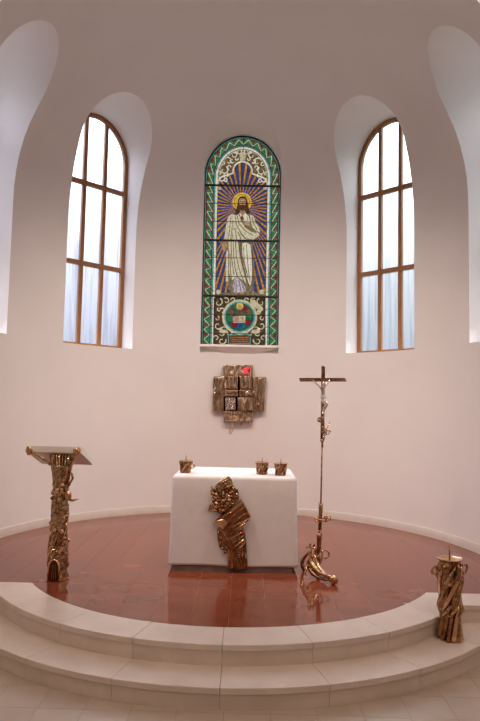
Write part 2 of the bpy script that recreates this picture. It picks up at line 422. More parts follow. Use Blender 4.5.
def build_step(name, label, r_in, r_out, yw_in, yw_out, ztop, zbot, core_in):
    corner = math.sqrt(r_out**2-(yw_out-CY)**2); a_o = math.atan2(corner, CY-yw_out)
    xin = math.sqrt(r_in**2-(yw_in-CY)**2); a_i = math.atan2(xin, CY-yw_in)
    body = MB()
    rb = r_out-.045; yb = yw_out+.045; xb = math.sqrt(rb**2-(yb-CY)**2); ab = math.atan2(xb, CY-yb)
    body.prism([(-NX+.01, yb)]+arc_pts(rb, -ab, ab, 60)+[(NX-.01, yb), (NX-.01, YCH-.002), (-NX+.01, YCH-.002)], zbot, ztop-.047)
    root = body.build(name, CORE); tag(root, label, kind='structure')
    g = .0012
    angs = [math.radians(15*k) for k in range(-3, 4)]
    T = .046
    def bev(o):
        b_ = o.modifiers.new('eased_edge', 'BEVEL'); b_.width = .005; b_.segments = 2; b_.limit_method = 'ANGLE'; b_.angle_limit = 1.0
    for k in range(6):
        a0, a1 = angs[k], angs[k+1]; go = g/r_out
        pts = arc_pts(r_out, a0+go, a1-go, 8)+list(reversed(arc_pts(r_in, a0+go, a1-go, 8)))
        bev(MB().prism(pts, ztop-T, ztop).build('tread_slab', STEP, root))
    for sgn in (1, -1):
        a0 = angs[6]
        pts = arc_pts(r_out, a0+g/r_out, a_o, 4)+[(NX*.55, yw_out), (NX*.55, yw_in)]+list(reversed(arc_pts(r_in, a0+g/r_in, a_i, 5)))
        pts = [(sgn*x, y) for x, y in pts]
        if sgn < 0: pts = pts[::-1]
        bev(MB().prism(pts, ztop-T, ztop).build('tread_slab', STEP, root))
        pts = [(NX*.55+g, yw_out), (NX-.02, yw_out), (NX-.02, yw_in), (NX*.55+g, yw_in)]
        pts = [(sgn*x, y) for x, y in pts]
        if sgn < 0: pts = pts[::-1]
        MB().prism(pts, ztop-T, ztop).build('tread_slab', STEP, root)
    r1, r0 = r_out-.014, r_out-.042
    for k in range(6):
        a0, a1 = angs[k], angs[k+1]; go = g/r_out
        pts = arc_pts(r1, a0+go, a1-go, 8)+list(reversed(arc_pts(r0, a0+go, a1-go, 8)))
        MB().prism(pts, zbot, ztop-T-.003).build('riser_slab', STEPR, root)
    y1, y0 = yw_out+.014, yw_out+.042
    a1e = math.atan2(math.sqrt(r1**2-(y1-CY)**2), CY-y1); a0e = math.atan2(math.sqrt(r0**2-(y0-CY)**2), CY-y0)
    for sgn in (1, -1):
        pts = arc_pts(r1, angs[6]+g/r_out, a1e, 4)+[(NX-.02, y1), (NX-.02, y0)]+list(reversed(arc_pts(r0, angs[6]+g/r_out, a0e, 4)))
        pts = [(sgn*x, y) for x, y in pts]
        if sgn < 0: pts = pts[::-1]
        MB().prism(pts, zbot, ztop-T-.003).build('riser_slab', STEPR, root)
    return root
build_step('step_upper', 'upper curved cream stone step edging the red marble floor', RR+.001, RU, -1.031, YW1, 0, -S, 0)
build_step('step_lower', 'lower curved cream stone step rising from the nave floor', RU-.043, RL, YW1+.043, YW2, -S, 2*-S, 0)
floor_n = MB().box((-NX, NY, ZF-.1), (NX, YCH, ZF-.002)).build('floor_nave', GROUT); tag(floor_n, 'beige tiled nave floor below the steps', kind='structure')
tile_n = MB().box((-TS/2+.0015, -TS/2+.0015, -.008), (TS/2-.0015, TS/2-.0015, 0)).mesh('floor_tile', NTILE)
rest = MB()
for iy in range(-33, 5):
    for ix in range(-17, 16):
        x = TX+(ix+.5)*TS; y = -2.77+(iy+.5)*TS
        if y > YCH-.16 or y < NY+.16 or abs(x) > NX-.16: continue
        if math.hypot(abs(x), y-CY) < RL-.3 and y < YW2+.2: continue
        if y > YW2+.25: continue
        if y > -4.3 and abs(x) < 3.6:
            o = bpy.data.objects.new('floor_tile', tile_n); col.objects.link(o); o.parent = floor_n; o.location = (x, y, ZF)
        else:
            k = .0015; rest.box((x-TS/2+k, y-TS/2+k, ZF-.008), (x+TS/2-k, y+TS/2-k, ZF))
tag(rest.build('floor_tiles_beyond', NTILE, floor_n), kind='stuff')

# ================================================================== WINDOWS
def window_plain(idx, a, wd, gd, pane_mat, label):
    d, tt = frame_of(a)
    root = empty('window_%d' % idx, d*gd+Vector((0, 0, ZS)), -a); tag(root, label, kind='structure')
    # local: x = along the wall (u), y = outwards, z up
    def arch_pts(hw, z0, ztop_sp, rise, n=20):
        return [(-hw, z0), (hw, z0)]+[(hw*math.cos(PI*i/n), ztop_sp+rise*math.sin(PI*i/n)) for i in range(n+1)]
    fw = .066; hs = ZSP-ZS
    outer = arch_pts(wd-.002, .002, hs, RISE-.002, 28); inner = arch_pts(wd-fw, fw*.8, hs, RISE-fw, 28)
    fr = MB(); n = len(outer)
    for y, flip in ((0, 0), (.06, 1)):
        pass
    V = [(x, 0, z) for x, z in outer]+[(x, 0, z) for x, z in inner]+[(x, .06, z) for x, z in outer]+[(x, .06, z) for x, z in inner]
    Fc = []
    for i in range(n):
        j = (i+1) % n
        Fc += [(i, j, n+j, n+i), (2*n+i, 3*n+i, 3*n+j, 2*n+j), (n+i, n+j, 3*n+j, 3*n+i), (i, 2*n+i, 2*n+j, j)]
    fr.add(V, Fc); fr.build('frame', WOOD, root)
    iw = wd-fw
    def ztop_at(x, hw=iw, rise=RISE-fw): return hs+rise*math.sqrt(max(0, 1-(x/hw)**2))
    xm = iw/3*1.0
    for sx in (-1, 1):
        x = sx*xm*1.02; hwid = .031
        zt_ = min(ztop_at(x-hwid), ztop_at(x+hwid))+.02
        MB().box((x-hwid, .004, fw*.7), (x+hwid, .056, zt_)).build('mullion', WOOD, root)
    for zt_ in TRANS:
        z = zt_-ZS
        MB().box((-iw-.01, .002, z-.035), (iw+.01, .058, z+.035)).build('transom', WOOD, root)
    zc = [fw*.7]+[t_-ZS for t_ in TRANS]+[9]
    xs = [-iw, -xm*1.02, xm*1.02, iw]
    reg = [(-iw-.01, fw*.7)]+[(iw+.01, fw*.7)]+[((iw+.01)*math.cos(PI*i/28), hs+(RISE-fw+.01)*math.sin(PI*i/28)) for i in range(29)]
    for r_ in range(3):
        for c_ in range(3):
            pl = clip_poly([(xs[c_], zc[r_]), (xs[c_+1], zc[r_]), (xs[c_+1], zc[r_+1]), (xs[c_], zc[r_+1])], reg)
            if len(pl) < 3: continue
            MB().add([(x, .032, z) for x, z in pl], [tuple(range(len(pl)))]).build('pane', pane_mat, root)
TRANS = [3.93, 5.22]
window_plain(1, WINS[0][0], .60, GD[0], PANE, 'arched brown framed window at the left edge, seen edge on')
window_plain(2, WINS[1][0], .60, GD[1], PANE, 'arched brown framed window left of the stained glass window')
window_plain(4, WINS[3][0], .60, GD[3], PANEG, 'arched brown framed window right of the stained glass window')
window_plain(5, WINS[4][0], .60, GD[4], PANEG, 'arched brown framed window at the right edge, seen edge on')

# ---------------- stained glass window (one pane of glass = one piece)
YG = GD[2]; SG = empty('window_3', (0, YG, 2.77)); tag(SG, 'arched stained glass window of a robed haloed figure amid golden rays', kind='structure')
ZB = 2.77; HW = .648; ZTG = ZSP+RISE-.012; HS_ = ZTG-HW*1.0
SPR = 5.66; RS = ZTG-SPR
def sgp(name, pts, mname, layer=0, th=.004):
    """piece of glass; pts (x, z) world, counter-clockwise as seen from the nave"""
    y = -layer*.006
    if area_of(pts) < 0: pts = pts[::-1]
    o = MB().extr([(x, y, z-ZB) for x, z in pts], (0, -th, 0))
    return o.build(name, mname if not isinstance(mname, str) else G[mname], SG)
def px(*pts): return [((lambda v: (v.x, v.z))(at(x, y, YG))) for x, y in pts]
def lead(path, r=.004, layer=0, name='lead_came', mat_=None):
    return MB().tube([(x, -layer*.006-.005, z-ZB) for x, z in path], r, 5).build(name, mat_ or LEAD, SG)
def archline(off, n=40, z0=ZB):
    hw = HW-off; rs = RS-off
    return [(-hw, z0)]+[(hw*math.cos(PI-PI*i/n), SPR+rs*math.sin(PI*i/n)) for i in range(n+1)]+[(hw, z0)]
bk = archline(0); MB().extr([(x, .02, z-ZB) for x, z in bk], (0, -.018, 0)).build('light_stop_backing', LEAD, SG)  # added opaque sheet that blocks daylight; reads as lead between pieces
def band(name, o0, o1, mname, cuts, layer=0):
    """pieces of a band that follows the arch, cut at the given arc positions (fractions)"""
    N = 240; A = archline(o0, N); B = archline(o1, N)
    def dense(L):
        seg = []; tot = 0
        for i in range(len(L)-1):
            l = math.hypot(L[i+1][0]-L[i][0], L[i+1][1]-L[i][1]); seg.append((tot, l)); tot += l
        def f(s):
            s *= tot
            for i, (t0, l) in enumerate(seg):
                if s <= t0+l or i == len(seg)-1:
                    k = min(1, (s-t0)/max(l, 1e-9)); return (L[i][0]+k*(L[i+1][0]-L[i][0]), L[i][1]+k*(L[i+1][1]-L[i][1]))
        return f
    fa, fb = dense(A), dense(B)
    for c0, c1 in zip(cuts[:-1], cuts[1:]):
        c0 += .0006; c1 -= .0006
        p = [fa(c0+(c1-c0)*k/4) for k in range(5)]+[fb(c1-(c1-c0)*k/4) for k in range(5)]
        sgp(name, p, mname, layer)
    return fa, fb
band('turquoise_strip', .0, .028, 'turquoise', [i/26 for i in range(27)])
fa, fb = band('red_border_piece', .031, .150, 'red', [i/30 for i in range(31)])
band('turquoise_strip', .153, .176, 'turquoise', [i/24 for i in range(25)])
band('cream_strip', .179, .222, 'white', [i/24 for i in range(25)])
NG = 46
def mid(s, k): a_, b_ = fa(s), fb(s); return (a_[0]+(b_[0]-a_[0])*k, a_[1]+(b_[1]-a_[1])*k)
zig = []
for i in range(NG):
    s0 = (i+.02)/NG; s1 = (i+.98)/NG; ds = s1-s0
    pts = [mid(s0, .5), mid(s0+ds*.16, .16), mid(s0+ds*.5, .04), mid(s1-ds*.16, .16), mid(s1, .5), mid(s1-ds*.16, .84), mid(s0+ds*.5, .96), mid(s0+ds*.16, .84)]
    sgp('green_leaf_piece', pts, 'green', 1)
    zig += [mid(i/NG, .88), mid((i+.5)/NG, .14)]
zig.append(mid(1, .88))
lead(zig, .0055, 2, 'white_zigzag', G['white'])
# inner field ------------------------------------------------------
xi = HW-.226
F0 = at(241, 207, YG); rc = (F0.x, F0.z)
zb_in = at(241, 296.5, YG).z; zt_in = at(241, 161, YG).z
reg = [(-xi, zb_in), (xi, zb_in), (xi, zt_in), (-xi, zt_in)]
arch_reg = archline(.224, 40)[::-1]
angles = []; a_ = 0.0
while a_ < 360-1e-6:                       # the rays stand closer together below the figure
    st = 3.6 if 232 < a_ < 308 else 8.9
    angles.append((math.radians(a_+2), math.radians(min(st, 360-a_)))); a_ += st
for a_s, da in angles:
    for j, (mname, f0, f1) in enumerate((('gold', .05, .42), ('blue', .50, .96))):
        a0 = a_s+da*f0; a1 = a_s+da*f1
        big = 4; r0 = .12
        quad = [(rc[0]+r0*math.cos(a0), rc[1]+r0*math.sin(a0)), (rc[0]+big*math.cos(a0), rc[1]+big*math.sin(a0)),
                (rc[0]+big*math.cos(a1), rc[1]+big*math.sin(a1)), (rc[0]+r0*math.cos(a1), rc[1]+r0*math.sin(a1))]
        pl = clip_poly(clip_poly(quad, reg), arch_reg)
        if len(pl) >= 3 and area_of(pl) > 2e-4: sgp('gold_ray' if j == 0 else 'blue_ray', pl, mname)
# scrollwork spandrels that leave a trefoil opening, and their cream tracery
lob = []
for k in range(13): a_ = math.radians(250-140*k/12); lob.append((226+8.5*math.cos(a_), 186-9.5*math.sin(a_)))
top = []
for k in range(17): a_ = math.radians(190-200*k/16); top.append((242.6+9.6*math.cos(a_), 172-10*math.sin(a_)))
lobr = [(485.2-x, y) for x, y in reversed(lob)]
tre = [p for p in lob if p[0] >= 217 and p[1] < 188]+top+[p for p in lobr if p[0] <= 269 and p[1] < 188.]
tre = [(x, y+.02*(x-241)) for x, y in tre]
tre_w = px(*tre)
archin = [p for p in archline(.226, 40) if p[1] > at(241, 188, YG).z]
zlow = at(241, 188, YG).z
mid_i = len(tre_w)//2
left_sp = [(-xi, tre_w[0][1])]+[(x, z) for x, z in archin if x < 0]+[(0, max(z for x, z in archin))]+list(reversed(tre_w[:mid_i+1]))
right_sp = [(0, max(z for x, z in archin))]+[(x, z) for x, z in archin if x > 0]+[(xi, tre_w[-1][1])]+list(reversed(tre_w[mid_i:]))
sgp('scrollwork_panel', left_sp, 'scroll', 1); sgp('scrollwork_panel', right_sp, 'scroll', 1)
lead(tre_w, .013, 2, 'trefoil_tracery', G['white']); lead(archline(.233, 40, zlow), .008, 2, 'cream_arch_line', G['cream'])
def curl(cx_, cy_, r, a0, turns, sgn=1, th=.011, mname='white'):
    pts = []
    for k in range(15):
        f = k/14; a_ = a0+sgn*turns*2*PI*f; q = r*(1-.75*f); pts.append((cx_+q*math.cos(a_), cy_-q*math.sin(a_)))
    lead(px(*pts), [th*(1-.5*k/14) for k in range(15)], 2, 'scroll_leaf', G[mname])
for sg in (-1, 1):
    for (cx_, cy_, r, a0) in ((19, 171, 4.5, 2.2), (14.5, 162, 4.6, .5), (9, 155.5, 4, 1.5), (21.5, 179, 3.6, 3), (16, 176, 3, .2), (4, 152.5, 3, 2.2), (11, 161, 2.5, 4), (20, 164.5, 2.6, 1), (8, 151.5, 2.2, 4), (13, 167.5, 2.6, 5), (23, 174, 2.2, .5), (17.5, 181, 2.4, 1.6), (6.5, 159, 2, 3)):
        curl(242.8+sg*cx_, cy_+.02*sg*cx_, r, a0 if sg > 0 else PI-a0, .8, sg)
sgp('palmette', px((240.3, 161), (245.2, 161), (246, 156.5), (244.5, 153.5), (242.7, 152), (240.9, 153.5), (239.4, 156.5)), 'cream', 3)
# column shafts beside the figure, their capitals
for xp in (219.2, 265.5):
    sgp('capital', px((xp-1.8, 190), (xp+1.8, 190), (xp+2.2, 187.4), (xp-2.2, 187.4)), 'cream', 2)
# ---------------- figure
def SP(pts, mname, layer, name): sgp(name, px(*pts), mname, layer)
def Z2(pts): return [(200+x/5.647, 186+y/5.65) for x, y in pts]
def Z3(pts): return [(200+x/5.647, 240+y/5.65) for x, y in pts]
def Z4(pts): return [(200+x/5.647, 292+y/5.65) for x, y in pts]
# halo
H0 = at(242.0, 202.3, YG)
def disc(c, r, n=28, a0=0, a1=2*PI): return [(c[0]+r*math.cos(a0+(a1-a0)*i/n), c[1]+r*math.sin(a0+(a1-a0)*i/n)) for i in range(n)]
sgp('halo', disc((H0.x, H0.z), .166), 'halo', 2); sgp('halo_inner_ring', disc((H0.x, H0.z), .136), 'gold', 3); sgp('halo_centre', disc((H0.x, H0.z), .118), 'halo', 4)
# cloak behind (dark), robe
SP(Z2([(160,175),(200,155),(225,150),(260,150),(300,170),(315,205),(330,240),(340,270),(320,300),(300,310),(140,310),(145,260)])[:], 'robeshade', 5, 'mantle_shadow')
SP(Z2([(160,178),(182,160),(196,170),(190,215),(186,262),(176,312),(136,312),(143,262),(150,215)]), 'robe', 6, 'mantle_left')
SP(Z2([(188,168),(215,158),(230,190),(252,235),(290,262),(330,268),(336,282),(300,306),(262,300),(225,270),(200,225)]), 'robe', 6, 'mantle_fold')
SP(Z2([(192,190),(204,232),(232,280),(262,306),(182,310),(188,262)]), 'robe', 6, 'mantle_drape')
SP(Z2([(222,160),(258,158),(276,178),(282,212),(262,210),(240,196),(228,178)]), 'white', 7, 'tunic_breast')
SP(Z2([(283,166),(302,174),(312,206),(332,240),(340,262),(318,260),(296,236),(286,206)]), 'robe', 7, 'sleeve_right')
SP(Z2([(234,200),(256,206),(284,220),(286,232),(262,228),(240,214)]), 'skin', 8, 'raised_hand')
SP(Z2([(228,182),(238,172),(246,182),(250,192),(238,198),(230,192)]), 'red', 8, 'heart')
# neck, hair, face, beard
SP(Z2([(226,140),(254,140),(256,162),(240,170),(226,160)]), 'skin', 8, 'neck')
SP(Z2([(214,100),(216,80),(226,68),(240,63),(256,67),(266,80),(270,104),(276,134),(286,160),(262,164),(256,150),(224,150),(212,168),(196,170),(204,142)]), 'hair', 8, 'hair')
SP(Z2([(221,98),(222,84),(230,77),(242,75),(254,78),(259,90),(258,112),(252,128),(240,138),(229,128),(222,112)]), 'skin', 9, 'face')
SP(Z2([(222,110),(228,116),(234,113),(246,113),(252,116),(258,110),(256,128),(248,142),(240,147),(231,142),(224,128)]), 'hair', 10, 'beard')
for ex in (231.5, 249): SP(Z2([(ex-5, 98), (ex+5, 98), (ex+4, 93), (ex-4, 93)]), 'hair', 10, 'eye')
SP(Z2([(238.5,96),(242,96),(244,109),(236.5,109)]), 'brown', 10, 'nose')
SP(Z2([(234,121),(247,121),(244,124.5),(237,124.5)]), 'red', 11, 'mouth')
# lower robe
SP(Z3([(100,6),(290,0),(302,60),(306,130),(308,230),(300,292),(250,300),(170,296),(158,250),(150,120),(150,62)]), 'robeshade', 5, 'robe_shadow')
SP(Z3([(122,22),(148,14),(156,44),(140,70),(124,56)]), 'skin', 7, 'lowered_hand')
SP(Z3([(150,62),(160,60),(160,235),(146,240),(146,150)]), 'robe', 6, 'robe_panel')
SP(Z3([(160,8),(186,8),(188,90),(196,160),(208,212),(180,230),(164,190),(166,90)]), 'robe', 6, 'robe_panel')
SP(Z3([(190,6),(214,8),(222,80),(236,150),(252,208),(262,246),(216,212),(200,160),(192,90)]), 'robe', 6, 'robe_panel')
SP(Z3([(240,22),(262,18),(284,30),(290,90),(294,160),(292,225),(284,262),(262,220),(248,150),(238,84)]), 'white', 6, 'robe_panel')
SP(Z3([(196,222),(212,214),(250,258),(262,290),(230,300),(188,298),(184,262)]), 'lilac', 7, 'tunic_hem')
SP(Z3([(168,240),(190,228),(186,270),(170,290),(158,282)]), 'robeshade', 7, 'robe_fold')
SP(Z3([(188,296),(206,292),(214,304),(196,308)]), 'skin', 8, 'foot'); SP(Z3([(226,296),(246,292),(252,304),(232,308)]), 'skin', 8, 'foot')
def fold(pts, r=.0065, mname='brown', layer=8): lead(px(*pts), r, layer, 'fold_line', G[mname])
for pts in ([(174,178),(168,240),(160,308)], [(200,178),(206,225),(232,272),(262,304)], [(208,166),(220,215),(250,255),(300,284)], [(222,166),(236,205),(262,240),(316,272)],
            [(196,240),(204,285),(208,310)], [(186,200),(180,255),(172,308)], [(214,262),(226,290),(232,310)], [(296,180),(302,220),(322,252)], [(268,180),(270,208)], [(236,166),(250,200)]):
    fold(Z2(pts))
for pts in ([(176,8),(178,100),(192,200)], [(200,8),(206,100),(228,190),(250,240)], [(216,8),(228,90),(254,180),(276,262)], [(226,10),(238,90),(262,190)], [(170,80),(172,180),(178,226)],
            [(262,30),(268,120),(280,240)], [(204,232),(204,294)], [(220,232),(232,294)], [(236,248),(252,292)], [(194,240),(190,290)], [(296,60),(298,160),(300,270)], [(246,40),(250,130),(272,220)]):
    fold(Z3(pts))
for pts in ([(140,24),(146,60)],): fold(Z3(pts), .003)
# ground strip under the figure, roses
SP(Z3([(92,300),(368,296),(368,318),(92,318)]), 'robeshade', 4, 'ground_strip')
for xx in (104, 348): sgp('rose', disc(px((200+xx/5.647, 240+296/5.65))[0], .042, 10), 'cream', 6)
# ---------------- predella with the round medallion
SP(Z4([(78,34),(370,34),(370,300),(74,300)]), 'darkground', 1, 'predella_ground')
MC = px((200+224/5.647, 292+142/5.65))[0]
sgp('medallion_rim', disc(MC, .298, 36), 'cream', 3); sgp('medallion_band', disc(MC, .262, 36), 'turquoise', 4); sgp('medallion_ground', disc(MC, .238, 36), 'darkgreen', 5)
for k in range(8):
    a_ = k*PI/4+.2; c = (MC[0]+.165*math.cos(a_), MC[1]+.165*math.sin(a_)); sgp('red_petal', disc(c, .052, 9), 'red' if k % 2 else 'green', 6)
SP(Z4([(206,116),(218,104),(232,104),(244,116),(250,140),(200,140)]), 'brown', 7, 'emblem_robe')
SP(Z4([(186,140),(256,138),(256,176),(186,176)]), 'pink', 8, 'open_book')
SP(Z4([(222,138),(256,137),(256,176),(222,176)]), 'cream', 9, 'book_page')
for yy in (146, 154, 162, 170): lead(px(*Z4([(190, yy), (252, yy-1)])), .003, 10, 'script_line', G['plaque'])
sgp('emblem_halo', disc(px(*Z4([(225, 82)]))[0], .060, 14), 'halo', 7); sgp('emblem_head', disc(px(*Z4([(225, 88)]))[0], .036, 10), 'skin', 8)
SP(Z4([(200,176),(250,176),(244,204),(224,212),(206,204)]), 'blue', 6, 'emblem_base')
for sx in (-1, 1):
    SP([(200+(224+sx*x)/5.647, 292+y/5.65) for x, y in ((28,112),(60,96),(66,120),(44,138))], 'scroll', 7, 'wing')
SP(Z4([(164,248),(280,246),(280,290),(164,290)]), 'plaque', 3, 'dark_plaque')
for (yy, a, b_) in ((258, 172, 272), (269, 172, 272), (280, 176, 268)): lead(px(*Z4([(a, yy), (b_, yy)])), .0035, 4, 'plaque_line', G['gold'])
for p0_, p1_ in (((160,244),(284,242)), ((160,294),(284,292)), ((160,244),(160,294)), ((284,242),(284,292))): lead(px(*Z4([p0_, p1_])), .007, 4, 'turquoise_line', G['turquoise'])
def sc4(x, y, r, a0, tr, sg, mname='cream', th=.013): curl(200+x/5.647, 292+y/5.65, r/5.647, a0, tr, sg, th, mname)
for sg in (-1, 1):
    for (x, y, r, a0, tr) in ((120, 60, 26, 2.0, .8), (96, 110, 20, .6, .8), (122, 190, 24, 3.6, .8), (104, 236, 24, 1.2, .8), (100, 276, 24, 2.8, .9), (132, 262, 18, .2, .8), (76, 52, 20, 1, .8), (60, 232, 20, 2, .8), (36, 46, 14, 0, .8), (128, 150, 14, 2, .8), (118, 96, 13, 4, .7), (90, 205, 14, 5, .7)):
        sc4(224+sg*x, y, r, a0 if sg > 0 else PI-a0, tr, sg)
    SP([(200+(224+sg*x)/5.647, 292+y/5.65) for x, y in ((108,130),(122,128),(132,142),(120,160),(108,146))], 'red', 3, 'small_shield')
    SP([(200+(224+sg*x)/5.647, 292+y/5.65) for x, y in ((70,214),(110,214),(118,224),(100,238),(66,232))], 'cream', 3, 'scroll_ribbon')
for (x, y, r) in ((300, 60, .05), (320, 76, .045), (340, 96, .05), (330, 116, .04), (296, 84, .04)): sgp('pale_blossom', disc(px(*Z4([(x, y)]))[0], r, 9), 'cream', 4)
# ---------------- saddle bars and thin horizontal leads
for yb, r_ in ((187.3, .019), (241.8, .019), (297.0, .021)):
    a_, b_ = at(204, yb-.6, YG), at(281, yb+.9, YG); lead([(-HW, a_.z), (HW, b_.z)], r_, 12, 'saddle_bar')
for yb in (205, 223, 259, 277.5, 315.5, 334):
    z = at(241, yb, YG).z; lead([(-HW, z), (HW, z)], .0058, 11, 'thin_lead')
for yb in (170,):
    z = at(241, yb, YG).z
    for sg in (-1, 1): lead([(sg*HW*.98, z), (sg*.42, z)], .0045, 11, 'thin_lead')
lead(archline(.0, 40), .016, 3, 'outer_lead'); lead(archline(.151), .005, 3, 'border_lead'); lead(archline(.029), .005, 3, 'border_lead'); lead(archline(.177), .004, 3, 'border_lead'); lead(archline(.225), .006, 3, 'border_lead')

# the sill: straight front edge, underside sloping back to the curved wall
sl = MB(); n = 16; uw = .668
V = []
for i in range(n+1):
    u = -uw+2*uw*i/n; yw_ = math.sqrt(R*R-u*u); f = 1-(u/uw)**2
    V += [(u, 3.14, 2.772), (u, 3.012, 2.765), (u, 3.006, 2.728), (u, yw_-.004+.02, 2.728-.118*f)]
sl.add(V, [(i*4+k, i*4+k+1, (i+1)*4+k+1, (i+1)*4+k) for i in range(n) for k in range(3)]+[(0, 3, 2, 1), (4*n, 4*n+1, 4*n+2, 4*n+3)])
sl.box((-.652, 3.108, 2.56), (.652, 3.2, 2.771))  # filler added behind the sill to stop sky light leaking in
tag(sl.build('trim_1', STONEW), 'white sill under the stained glass window', kind='structure')

# ================================================================== ALTAR
AX, AY0, AD, AW, AH = .03, -.475, .96, 1.32, .985
altar = empty('altar', (AX, AY0+AD/2, 0)); tag(altar, 'block altar on a thin dark plinth under a white cloth', 'altar')
MB().box((-AW/2+.015, -AD/2-.005, 0), (AW/2-.03, AD/2-.01, .052)).build('plinth', PLINTH, altar)
blk = MB().box((-AW/2+.015, -AD/2+.02, .052), (AW/2-.015, AD/2-.02, AH-.004)).build('block', STONEW, altar)
# cloth: a draped shell, open below, rounded edges, flaring a little towards the hem
cl = MB(); NS = 120
def rr_pt(hx, hy, rad, s):     # rounded rectangle perimeter point
    segs = []
    P = []
    q = 8
    for (cx_, cy_, a0) in ((hx-rad, hy-rad, 0), (-hx+rad, hy-rad, PI/2), (-hx+rad, -hy+rad, PI), (hx-rad, -hy+rad, 1.5*PI)):
        P.append((cx_, cy_, a0))
    return P
def rrect(hx, hy, rad, nx=16, q=6):
    pts = []
    C = [(hx-rad, hy-rad, 0), (-hx+rad, hy-rad, PI/2), (-hx+rad, -hy+rad, PI), (hx-rad, -hy+rad, 1.5*PI)]
    for k, (cx_, cy_, a0) in enumerate(C):
        arc = [(cx_+rad*math.cos(a0+PI/2*i/q), cy_+rad*math.sin(a0+PI/2*i/q)) for i in range(q+1)]
        pts += arc
        nx_, ny_, na = C[(k+1) % 4]; e = (nx_+rad*math.cos(na), ny_+rad*math.sin(na))
        for i in range(1, nx): pts.append((arc[-1][0]+(e[0]-arc[-1][0])*i/nx, arc[-1][1]+(e[1]-arc[-1][1])*i/nx))
    return pts
rings = []
zt_c = AH+.006
def cring(off, rad, z, wav):
    pts = rrect(AW/2+off, AD/2+off, rad); n = len(pts); out = []
    for i, (x, y) in enumerate(pts):
        w_ = wav*(math.sin(i*2*PI/n*11+.6)*.6+math.sin(i*2*PI/n*23+2)*.4)
        l = math.hypot(x, y); 
        out.append((x+x/l*w_, y+y/l*w_, z + (.004*math.sin(i*.5) if wav > .003 else 0)))
    return out
for (off, rad, z, wav) in ((-.30, .02, zt_c, 0), (-.10, .03, zt_c, 0), (-.03, .045, zt_c, 0), (-.008, .05, zt_c-.003, 0), (.004, .055, zt_c-.014, 0), (.008, .055, zt_c-.035, .0005),
                           (.010, .05, .80, .0015), (.014, .05, .58, .003), (.018, .05, .36, .003), (.022, .05, .18, .0035), (.0255, .05, .085, .004), (.026, .05, .062, .004)):
    rings.append(cring(off, rad, z, wav))
n = len(rings[0]); fs_ = []
for j in range(len(rings)-1): fs_ += [(j*n+i, (j+1)*n+i, (j+1)*n+(i+1) % n, j*n+(i+1) % n) for i in range(n)]
fs_.append(tuple(range(n)))
cl.add([p for r_ in rings for p in r_], fs_)
cloth = cl.build('altar_cloth', CLOTH, None, smooth=True, angle=60); cloth.location = (AX, AY0+AD/2, 0)
so = cloth.modifiers.new('thickness', 'SOLIDIFY'); so.thickness = .003; so.offset = 1
tag(cloth, 'white cloth draped over the altar down to its plinth', 'altar cloth')

# ---------------- bronze relief on the altar front
YA = AY0-.037
REL = empty('altar_relief', (AX+.02, YA, .05)); tag(REL, 'tall bronze relief with a sash and stones on the altar front', 'relief')
def ra(zx, zy, dy=0):
    v = at(195+zx/6.27, 465+zy/6.27, YA); return Vector((v.x, YA-dy, v.z))
def rpoly(pts, d, name, material, y0=0, parent=REL, bev=.008):
    P = [ra(x, y, y0) for x, y in pts]
    if area_of([(p.x, p.z) for p in P]) > 0: P = P[::-1]
    mb = LMB(parent.location); mb.slab(P[::-1], (0, -d, 0), bev); return mb.build(name, material, parent)
def rtube(pts, rad, name, material, y0=.02, parent=REL, n=6):
    mb = LMB(parent.location); mb.tube([ra(x, y, y0) for x, y in pts], rad, n); return mb.build(name, material, parent, smooth=True)
rpoly([(206,505),(232,470),(320,455),(332,652),(207,652)], .022, 'trunk', BRONZED)
for i in range(6):
    x0_ = 214+i*21; rtube([(x0_-2, 520+(i % 2)*24), (x0_, 580), (x0_+3, 648)], [.006, .0085, .0095], 'trunk_rib', BRONZE, .024)
for x_ in (224, 262):
    mb = LMB(REL.location)
    for k in range(11): mb.ball(ra(x_+k*.8, 548+k*9, .03), .0055, 6, 4)
    mb.build('pearl_row', BRONZES, REL, smooth=True)
rpoly([(118,155),(150,120),(230,110),(272,170),(278,215),(250,240),(165,312),(130,285),(105,230)], .016, 'crown_plate', BRONZED)
rpoly([(126,128),(172,82),(212,69),(234,92),(238,128),(150,162)], .04, 'crown_band', BRONZE)
for (a_, b_) in (((132,132),(214,80)), ((142,148),(228,96)), ((160,154),(236,118))): rtube([a_, b_], .0055, 'band_ridge', BRONZES, .042)
rs = random.Random(3)
stones = []
for zy in range(140, 300, 20):
    for zx in range(112, 275, 21):
        if zx > 280-(zy-215)*1.3 and zy > 215: continue
        if zx < 105+max(0, (zy-240))*.7: continue
        if zx > 240 and zy < 150: continue
        stones.append((zx+rs.uniform(-6, 6), zy+rs.uniform(-5, 5), rs.uniform(.014, .024)))
for i, (zx, zy, r_) in enumerate(stones):
    mb = LMB(REL.location); mb.rock(ra(zx, zy, .022), r_, i, 8, 6, (1, .9, 1)); mb.build('nugget', (BRONZE, BRONZES, BRONZED)[i % 3], REL)
rpoly([(82,288),(92,245),(112,228),(130,250),(134,285),(108,292)], .022, 'leaf', BRONZE); rtube([(86, 284), (112, 234)], .004, 'leaf_vein', BRONZES, .024)
rpoly([(138,395),(165,385),(205,480),(215,560),(180,540),(150,510),(140,455)], .02, 'side_plate', BRONZED)
for i, (zx, zy) in enumerate(((150,420),(165,455),(180,490),(160,485),(172,520),(195,515),(152,450),(190,540))):
    mb = LMB(REL.location); mb.rock(ra(zx, zy, .022), .014+.004*(i % 3), i+40); mb.build('nugget', (BRONZED, BRONZE)[i % 2], REL)
rpoly([(175,398),(255,375),(296,378),(316,430),(318,480),(262,578),(215,510)], .045, 'sash_tail', BRONZED)
